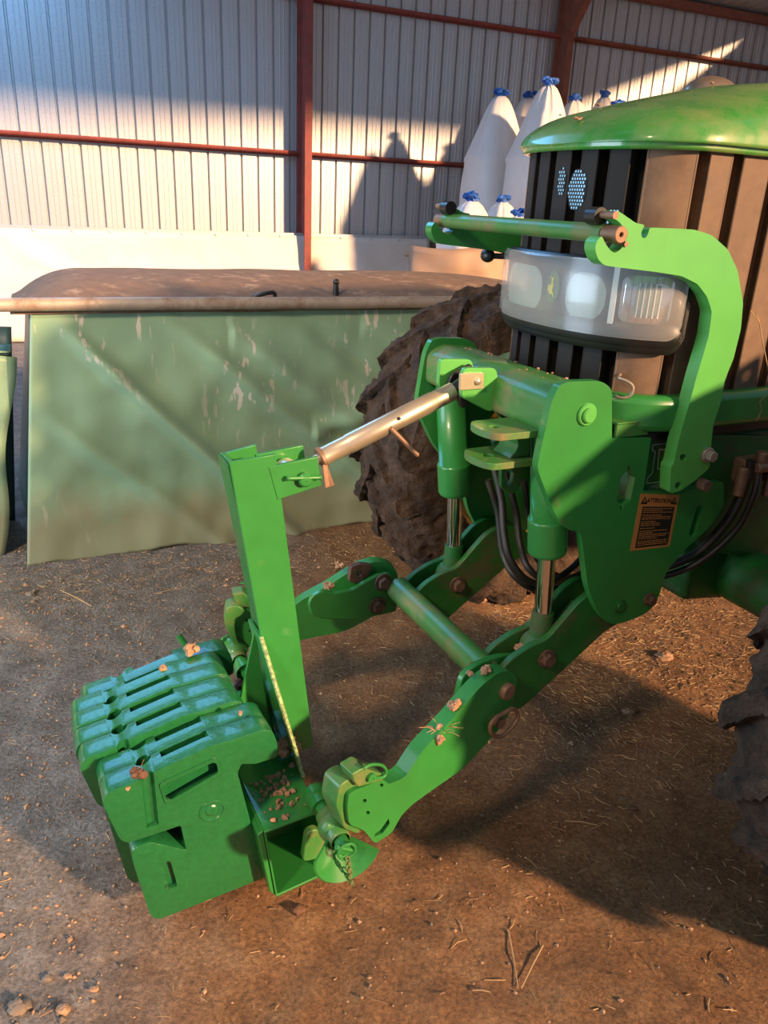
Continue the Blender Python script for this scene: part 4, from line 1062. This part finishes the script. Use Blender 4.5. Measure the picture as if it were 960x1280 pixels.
# second tarp at the left edge
def ltarp(i, j):
    u = -1.5+1.30*i; w = .93*(1-j)
    d = .04*noise.noise(Vector((u*3, w*2, 6)))+.03*math.sin(i*PI)
    ur = -.21+.16*w; uu = -1.5+(ur+1.5)*i + .015*math.sin(w*9)
    return (uu, 3.72-d-.04*j, w+.05*noise.noise(Vector((u*3, 0, 0)))*(1-j))
mb = MB(); mb.grid(ltarp, 50, 36); mb.grid(lambda i, j: (-1.5+1.43*i, 3.72-.03*math.sin(i*PI)+.3*j, .93-.02*j), 20, 6)
o = mb.build('tarpaulin', 'tarp', None, fr=WL, org=(-.8, 3.72, 0), smooth=180, solid=.004); props(o, 'lower green tarpaulin at the left edge of the view, beside the dark gap', 'tarpaulin')
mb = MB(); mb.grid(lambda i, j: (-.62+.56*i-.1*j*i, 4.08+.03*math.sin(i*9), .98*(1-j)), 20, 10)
o = mb.build('tarpaulin', 'tarp_dark', None, fr=WL, org=(-.3, 4.08, 0), smooth=180, solid=.004); props(o, 'teal tarpaulin in the gap left of the covered bin, coloured dark for shade', 'tarpaulin')

# ---- big bags
def bag_mesh(r, hb, hp, seed, lean):
    mb = MB(); seg = 48; rings = 34; base = 0
    for j in range(rings+1):
        t = j/rings; h = hp*t
        if h < hb:
            rr = r*(.94+.06*math.sin(PI*min(1, h/hb)))*(1-.12*max(0, 1-h/.08)); sq = 3.6
        else:
            q = (h-hb)/(hp-hb); rr = r*(1-q)**.64*(1-.08*math.sin(q*PI))+.035*q; sq = 3.6-1.6*q
        for k in range(seg):
            a = 2*PI*k/seg; c, s = math.cos(a), math.sin(a)
            sr = rr/((abs(c)**sq+abs(s)**sq)**(1/sq))
            q = max(0, (h-hb*.8)/(hp-hb*.8))
            sr *= 1+.17*q*(abs(math.sin(a*3.5+seed+1.2*math.sin(a*2+seed)))-.6)*(1-q*.3)+.03*q*math.sin(a*15+seed)+.02*noise.noise(Vector((c*2, s*2, h*3+seed)))
            mb.v.append(Vector((c*sr+lean[0]*q*q, s*sr+lean[1]*q*q, h+.015*noise.noise(Vector((c*3, s*3, seed))))))
    for j in range(rings):
        for k in range(seg):
            a = j*seg+k; b = j*seg+(k+1) % seg; mb.f.append([a, b, b+seg, a+seg])
    mb.f.append([k for k in reversed(range(seg))]); mb.f.append([rings*seg+k for k in range(seg)])
    return mb
def bag(px, py, c, w0, r, hb, seed, label, group=None, lean=(0, 0)):
    p = WL.v(px, py, c); hp = p.z-w0-.05; u, cc = p.x-lean[0], c-lean[1]
    mb = bag_mesh(r, hb, hp, seed, lean); mb.v = [v+Vector((u, cc, w0)) for v in mb.v]
    o = mb.build('bulk_bag', 'bag', None, fr=WL, org=(u, cc, w0), smooth=50); props(o, label, 'bulk bag', group)
    mb = MB(); t = Vector((p.x, c, p.z-.05)); rg = random.Random(seed)
    mb.lathe(t, (0, 0, 1), [(-.045, .040), (-.03, .052), (.0, .050), (.02, .040)], 14)
    for k in range(7):
        d = Vector((rg.uniform(-1, 1), rg.uniform(-1, 1), rg.uniform(-.2, .5)))*.06; mb.ball(t+d+Vector((0, 0, .015)), rg.uniform(.025, .04), 9, 7, (1.2, 1, .8), .8, seed+k)
    mb.build('neck_tie', 'tie', o, fr=WL)
    return o
g2 = 'tied white bulk bags stacked by the wall'
def under(px, py, c, r, seed, label):
    p = WL.v(px, py, c); mb = bag_mesh(r, 1.02, 1.14, seed, (0, 0))
    for v in mb.v:
        if v.z > 1.02: v.x *= 1; 
    mb = MB(); seg = 40
    for j, (h, rr) in enumerate(((0, .9), (.06, 1), (.5, 1.0), (1.0, 1), (1.10, .96), (1.14, .85))):
        for k in range(seg):
            a = 2*PI*k/seg; cs, sn = math.cos(a), math.sin(a); sr = r*rr/((abs(cs)**3.6+abs(sn)**3.6)**(1/3.6)); mb.v.append(Vector((p.x+cs*sr, c+sn*sr, h)))
    for j in range(5):
        for k in range(seg):
            a = j*seg+k; b = j*seg+(k+1) % seg; mb.f.append([a, b, b+seg, a+seg])
    mb.f.append(list(reversed(range(seg)))); mb.f.append([5*seg+k for k in range(seg)])
    o = mb.build('bulk_bag', 'bag', None, fr=WL, org=(p.x, c, 0), smooth=50); props(o, label, 'bulk bag', g2)
UP = [(627, 113, 8.75, 'tall white bulk bag at the left of the upper layer, blue-tied peak', 1, 'leftmost tall one'), (687, 99, 8.0, 'tallest and nearest white bulk bag of the upper layer, wide creased peak', 4, 'tallest one'),
      (661, 115, 9.30, 'white bulk bag half hidden between the two tallest peaks, only its blue tie clear', 7, 'half hidden one'), (720, 119, 8.55, 'white bulk bag of the upper layer just right of the brown post', 2, 'one right of the brown post'),
      (757, 115, 9.08, 'white bulk bag with wide blue tie above the tractor hood', 9, 'wide-tied one above the hood'), (776, 126, 7.8, 'rightmost white bulk bag, barely showing above the tractor hood', 12, 'rightmost one')]
for px, py, c, lb_, sd, wh in UP:
    bag(px, py, c, 1.14, .345, .95, sd, lb_, g2)
    under(px, py, c, .345, sd, 'white bulk bag of the bottom layer under the '+wh)
bag(590, 243, 7.0, 0, .285, 1.25, 21, 'short white bulk bag with dark blue tie behind the guard bar, left one', g2)
bag(629, 245, 7.55, 0, .285, 1.25, 23, 'short white bulk bag with blue tie behind the guard bar, right of its twin', g2)
bag(652, 262, 6.88, 0, .215, 1.2, 27, 'low creased white bulk bag against the left side of the grille', g2)

# ================================================================== LOOSE THINGS
def top_at(u, v, w): return (u, v, w)
def wpt(i): return None
# soil on the weights, carrier and links
def soil_px(x, y, v, r, seed, label, **k):
    p = TR.v(x, y, v); return soil('soil_clod', (p.x, p.y, p.z), r, seed, label, **k)
def soil_t(x, y, r, seed, label, **k):           # lying on the sloping tops of the weights
    a, b = TR.v(133, 992, VW), TR.v(285, 926, VW); n = (-(b.z-a.z), 0, b.x-a.x)
    p = TR.loc(x, y, n, Vector(n).dot(a)+.002); return soil('soil_clod', (p.x, p.y, p.z+r*.2), r, seed, label, **k)
def soil_w(x, y, w, r, seed, label, **k):
    p = TR.w(x, y, w); return soil('soil_clod', (p.x, p.y, p.z+r*.25), r, seed, label, **k)
soil_t(174, 968, .019, 1, 'dark brown soil clod on the front of the nearest weights', m='clod_dark', strawn=3, cat='soil clod')
soil_t(160, 987, .007, 2, 'small brown soil crumb on the nose of the nearest weight', cat='soil clod', n=4)
soil_t(204, 837, .013, 3, 'brown soil clod on the sixth weight beside the handle slot', cat='soil clod')
soil_t(240, 813, .020, 4, 'flat orange-brown soil clod on top of the farthest weight', cat='soil clod')
soil_t(300, 893, .008, 5, 'little soil crumb on the rear of the weights', cat='soil clod', n=4)
soil_px(361, 937, 1.53, .034, 6, 'big dark soil clod wedged against the gusset on the beam', n=12, cat='soil clod')
soil_px(320, 880, 1.68, .025, 7, 'dark soil clod on the beam behind the weights', m='clod_dark', cat='soil clod')
soil_px(304, 855, 1.78, .022, 8, 'dark soil clod at the foot of the mast', m='clod_dark', cat='soil clod')
soil_px(334, 885, 1.66, .02, 9, 'dark soil clod beside the mast gusset', m='clod_dark', cat='soil clod')
def soil_l(x, y, off, r, seed, label, **k):
    r *= 1.3
    p = TR.loc(x, y, NL, LC+off); return soil('soil_clod', tuple(p), r, seed, label, cat='soil clod', **k)
soil_l(551, 916, .012, .026, 11, 'large straw-filled soil clod halfway along the near lower link', strawn=12)
soil_l(571, 881, .015, .015, 12, 'soil clod on the near lower link above the strawy one')
soil_l(608, 838, .02, .011, 13, 'soil clod on top of the near link joint')
soil_l(589, 842, .03, .009, 14, 'small soil clod at the upper corner of the near link joint')
soil_px(421, 708, 1.955, .020, 15, 'tan soil clod on top of the far lower link', strawn=3, cat='soil clod')
soil_px(411, 733, 1.90, .017, 16, 'tan soil clod on the bent stop plate of the far link', strawn=3, cat='soil clod')
soil_px(653, 812, 1.40, .022, 17, 'reddish soil packed on the near lift arm', m='clod', n=9, cat='soil clod')
soil_px(682, 822, 1.345, .018, 18, 'soil stuck round the near lift arm bolt', m='clod_dark', n=8, cat='soil clod')
soil_px(508, 752, 1.86, .009, 19, 'small soil clod at the far end of the cross tube', cat='soil clod', n=4)
# crumbs on the beam top and cross beam, nobody would count them
mb = MB(); rg = random.Random(11)
for k in range(120):
    u = rg.gauss(.47, .035); v = 1.34+.16*rg.random()**.8
    if not .42 < u < .545: continue
    w = topz(u); rr = rg.choice((.0015, .002, .003, .005, .008))
    mb.ball((u, v, w+rr*.5), rr, 6, 4, (1, 1, .8), .6, k)
o = mb.build('soil_crumbs', 'clod', None, org=(.48, 1.42, .27)); props(o, 'scattered tan soil crumbs on the carrier beam', 'soil', kind='stuff')
mb = MB()
for k in range(60):
    v = rg.uniform(1.38, 1.86); u = rg.uniform(1.125, 1.20); rr = rg.choice((.0015, .002, .003, .0045)); mb.ball((u, v, 1.234+rr*.5), rr, 6, 4, (1, 1, .6), .6, k)
o = mb.build('soil_crumbs', 'clod', None, org=(1.16, 1.6, 1.24)); props(o, 'small soil crumbs on the upper cross beam', 'soil', kind='stuff')
# leaves on the hood
def hz(u, v):
    t = (v-CV)/hw(u); return 1.742+hc(u)*(1-min(1, abs(t))**2.3)**(1/2.3)
def leaf(x, y, r, seed, label):
    best = None
    for k in range(60):
        v = 1.30+.7*k/60; p = TR.v(x, y, v)
        if 1.24 < p.x < 3 and abs(v-CV) < hw(p.x) and hc(p.x) > 0:
            e = abs(p.z-hz(p.x, v))
            if best is None or e < best[0]: best = (e, p)
    p = best[1]; p = Vector((p.x, p.y, hz(p.x, p.y)+.004)); rg = random.Random(seed); mb = MB()
    for q in range(2):
        a = rg.uniform(0, 6.28); L = []
        for k in range(9):
            t = 2*PI*k/9; rr = r*(.6+.5*rg.random()); L.append(p+Vector((math.cos(t)*rr, math.sin(t)*rr*.6, rg.uniform(0, .6)*r)))
        mb.slab(L, (0, 0, .0015))
    o = mb.build('dry_leaf', 'clod', None, org=tuple(p)); props(o, label, 'dry leaf')
leaf(721, 152, .013, 1, 'curled brown dry leaf near the front of the hood')
leaf(747, 133, .010, 2, 'dark brown dry leaf on the hood crown edge')
leaf(775, 137, .006, 3, 'small brown leaf scrap further back on the hood')
leaf(700, 147, .005, 4, 'tiny brown leaf scrap at the front edge of the hood')
leaf(890, 105, .007, 5, 'dark leaf scrap beside the round cap on the hood')
# dry stalk on the grille side
mb = MB(); P = [TR.v(x, y, 1.285) for x, y in ((945, 392), (949, 402), (953, 425), (957, 445), (962, 470))]; mb.tube(bez(P, 4), .0014, 5)
P = [TR.v(x, y, 1.285) for x, y in ((938, 388), (949, 402))]; mb.tube(P, .0011, 5); o = mb.build('dry_stalk', 'straw', None, org=tuple(P[0])); props(o, 'dry straw stalk caught on the brown grille slats', 'straw stalk')
mb = MB(); P = [TR.v(x, y, 1.285) for x, y in ((958, 494), (950, 502), (952, 512), (948, 522), (945, 526))]; mb.tube(bez(P, 4), .0013, 5); o = mb.build('dry_stalk', 'straw_dull', None, org=tuple(P[0])); props(o, 'thin dull stalk hanging on the green trim under the grille', 'straw stalk')

# ---- straw and gravel on the floor
def strew(n, fn, mk, name, m, label, cat, seed):
    rg = random.Random(seed); mb = MB(); k = 0
    while k < n:
        x, y = rg.uniform(-1.9, 2.8), rg.uniform(.75, 4.5)
        if rg.random() > fn(x, y): continue
        mk(mb, x, y, rg, k); k += 1
    o = mb.build(name, m, None, fr=WF, org=(.4, 2.6, 0), smooth=0); return props(o, label, cat, kind='stuff')
def mk_straw(mb, x, y, rg, k):
    l = rg.uniform(.008, .034)*rg.choice((.5, .8, 1, 1.5)); a = rg.uniform(0, 2*PI); r = rg.uniform(.0005, .0012); z = gh(x, y)+.002
    d = Vector((math.cos(a), math.sin(a), rg.uniform(-.1, .25)))*l; b = Vector((-d.y, d.x, 0))*rg.uniform(-.2, .2)
    p = Vector((x, y, z)); mb.tube([p, p+d*.5+b, p+d], r, 3)
def d_straw(x, y):
    q = TR.U.dot(Vector((x, y, 0))), TR.V.dot(Vector((x, y, 0)))
    heavy = math.exp(-((q[0]-2.2)/.75)**2-((q[1]-1.75)/.65)**2)
    edge = math.exp(-((WL.V.dot(Vector((x, y, 0)))-3.3)/.22)**2)
    return min(1, .035+heavy*1.0+edge*.35)*(1 if noise.noise(Vector((x*4, y*4, 0)))+.35 > 0 else .3)
strew(7500, d_straw, mk_straw, 'straw_litter', 'straw', 'bits of pale straw littered over the dirt floor', 'straw', 5)
strew(2500, d_straw, mk_straw, 'straw_litter', 'straw_dull', 'dull old chaff trodden into the dirt floor', 'straw', 6)
def mk_stone(mb, x, y, rg, k):
    r = rg.choice((.0015, .002, .0025, .003, .004, .0055))*rg.uniform(.9, 1.35)
    if rg.random() < .025: r *= 2.1
    p = Vector((x, y, gh(x, y)+r*.2)); sq = (rg.uniform(.7, 1.2), rg.uniform(.7, 1.2), .7)
    b = len(mb.v)
    for d in ((1, 0, 0), (-1, 0, 0), (0, 1, 0), (0, -1, 0), (0, 0, 1), (0, 0, -1), ):
        mb.v.append(p+Vector([d[i]*sq[i]*r*rg.uniform(.75, 1.25) for i in range(3)]))
    mb.f += [[b+i for i in f] for f in ((0, 2, 4), (2, 1, 4), (1, 3, 4), (3, 0, 4), (2, 0, 5), (1, 2, 5), (3, 1, 5), (0, 3, 5))]
def d_stone(x, y):
    edge = math.exp(-((WL.V.dot(Vector((x, y, 0)))-3.25)/.2)**2)
    return min(1, .16+(.55 if x < -.55+.3*noise.noise(Vector((x*2, y*2, 3))) else 0)+edge*.4)
strew(9000, d_stone, mk_stone, 'gravel', 'clod', 'small brown crumbs of dirt over the floor', 'gravel', 8)
strew(4200, lambda x, y: d_stone(x, y)-.12, mk_stone, 'gravel', 'stone', 'fine grey gravel at the left of the dirt floor', 'gravel', 9)
def ground_straw(p, q, label, r=.0016):
    a = WF.w(*p, 0); b = WF.w(*q, 0); a.z = gh(a.x, a.y)+.003; b.z = gh(b.x, b.y)+.005
    mb = MB(); m_ = (a+b)/2+Vector((0, 0, .004)); mb.tube([a, m_, b], [r, r, r*.7], 6); o = mb.build('straw', 'straw', None, fr=WF, org=tuple(a)); props(o, label, 'straw')
ground_straw((635, 1169), (647, 1239), 'left long straw of the pair meeting in a V on the dirt')
ground_straw((678, 1186), (651, 1240), 'right long straw of the pair meeting in a V on the dirt')
ground_straw((705, 1030), (746, 1037), 'single pale straw lying in the shadow right of the lower link')
ground_straw((842, 947), (857, 932), 'short bright straw left of the near front tire')
ground_straw((590, 1243), (612, 1247), 'short straw at the bottom edge of the view')
ground_straw((192, 741), (226, 737), 'pale straw on the dirt below the green tarpaulin')
ground_straw((115, 688+70), (75, 738), 'grey stalk near the foot of the covered bin', .0022)
def stone(x, y, r, seed, label, m='stone'):
    p = WF.w(x, y, 0); p.z = gh(p.x, p.y)+r*.25; mb = MB(); mb.ball(p, r, 12, 8, (1.15, .9, .5), .5, seed)
    o = mb.build('stone', m, None, fr=WF, org=tuple(p), smooth=30); props(o, label, 'stone')
stone(38, 744, .017, 1, 'pale flat stone on the floor near the bin corner'); stone(42, 752, .012, 2, 'smaller pale stone just below the flat one by the bin corner')
stone(372, 1141, .016, 3, 'dark clod of earth in front of the carrier beam', 'clod_dark'); stone(60, 1225, .010, 4, 'grey stone at the bottom left of the dirt floor')
stone(24, 1262, .020, 5, 'largest grey stone, in the bottom left corner'); stone(80, 1266, .013, 7, 'flat brown stone right of the largest corner stone', 'clod'); stone(85, 1222, .009, 8, 'angular brown stone above the bottom left corner stones', 'clod'); stone(118, 1240, .008, 9, 'small brown stone at the right of the corner stones', 'clod'); stone(790, 1010, .014, 6, 'dark clod beside a green blade in the tractor shadow', 'clod_dark')
for i, (x, y, r) in enumerate(((600, 752, .03), (640, 745, .035), (700, 745, .03), (785, 890, .018), (905, 735, .02), (830, 825, .03))):
    stone(x, y, r, 20+i, ['lump of dry soil between the lift arms, left one', 'largest soil lump between the lift arms', 'soil lump behind the near piston rod', 'soil lump on the straw under the chassis', 'soil lump on the lit straw by the near tire', 'broad soil lump in the straw right of the near lift arm'][i], 'clod')
p = WF.w(788, 1012, 0); mb = MB(); mb.tube([p, p+Vector((-.004, 0, .012)), p+Vector((-.006, .003, .028))], [.0015, .0014, .0003], 5); o = mb.build('grass_blade', 'green', None, fr=WF, org=tuple(p)); props(o, 'tiny green grass blade sprouting in the shaded dirt', 'grass blade')

# ================================================================== LIGHT
sc = bpy.context.scene
sc.view_settings.view_transform = 'Standard'; sc.view_settings.look = 'None'; sc.view_settings.gamma = 1; sc.view_settings.exposure = .2; sc.view_settings.use_curve_mapping = False
w = bpy.data.worlds.new('world'); sc.world = w; w.use_nodes = True
bg = w.node_tree.nodes['Background']; bg.inputs['Color'].default_value = (.62, .76, 1.0, 1); bg.inputs['Strength'].default_value = .36
L = bpy.data.lights.new('low_sun', 'SUN'); L.energy = 8.0; L.color = (1.0, .62, .35); L.angle = R(3.0)
lo = bpy.data.objects.new('low_sun', L); col.objects.link(lo)
el = R(18); hd_ = (TR.U*.48-TR.V*.88).normalized(); tol = hd_*math.cos(el)+Vector((0, 0, math.sin(el)))
lo.rotation_euler = tol.to_track_quat('Z', 'Y').to_euler()
S = bpy.data.lights.new('added_warm_spot', 'SPOT'); S.energy = 1150; S.color = (1.0, .72, .46); S.spot_size = R(50); S.spot_blend = .9; S.shadow_soft_size = .35  # added warm spot, brightens the ground and tarp at the left
so = bpy.data.objects.new('added_warm_spot', S); col.objects.link(so); so.location = (-2.6, -1.6, 4.2)
so.rotation_euler = (Vector((-2.6, -1.6, 4.2))-Vector((-1.0, 3.4, .3))).to_track_quat('Z', 'Y').to_euler()
D = bpy.data.lights.new('open_doorway', 'AREA'); D.shape = 'RECTANGLE'; D.size = 2.2; D.size_y = 2.4; D.energy = 150; D.color = (.62, .80, 1.0)
do = bpy.data.objects.new('open_doorway', D); col.objects.link(do); do.location = (-4.2, .9, 1.5)
do.rotation_euler = (Vector((-4.2, .9, 1.5))-Vector((.2, 2.2, .3))).to_track_quat('Z', 'Y').to_euler()
# added glowing panel below the roof, gives the weights their blue sheen
mb = MB(); mb.slab([(-1.9, 6.0, 4.80), (.9, 6.0, 4.80), (.9, 8.8, 4.42), (-1.9, 8.8, 4.42)], (0, 0, .02))
o = mb.build('glow_panel_1', emit('blue_glow_panel', (.18, .50, 1.0), 8.0), None, fr=WL, smooth=0); props(o, 'added glowing panel under the roof', kind='structure')
for o in bpy.data.objects:
    if '_org' in o: del o['_org']
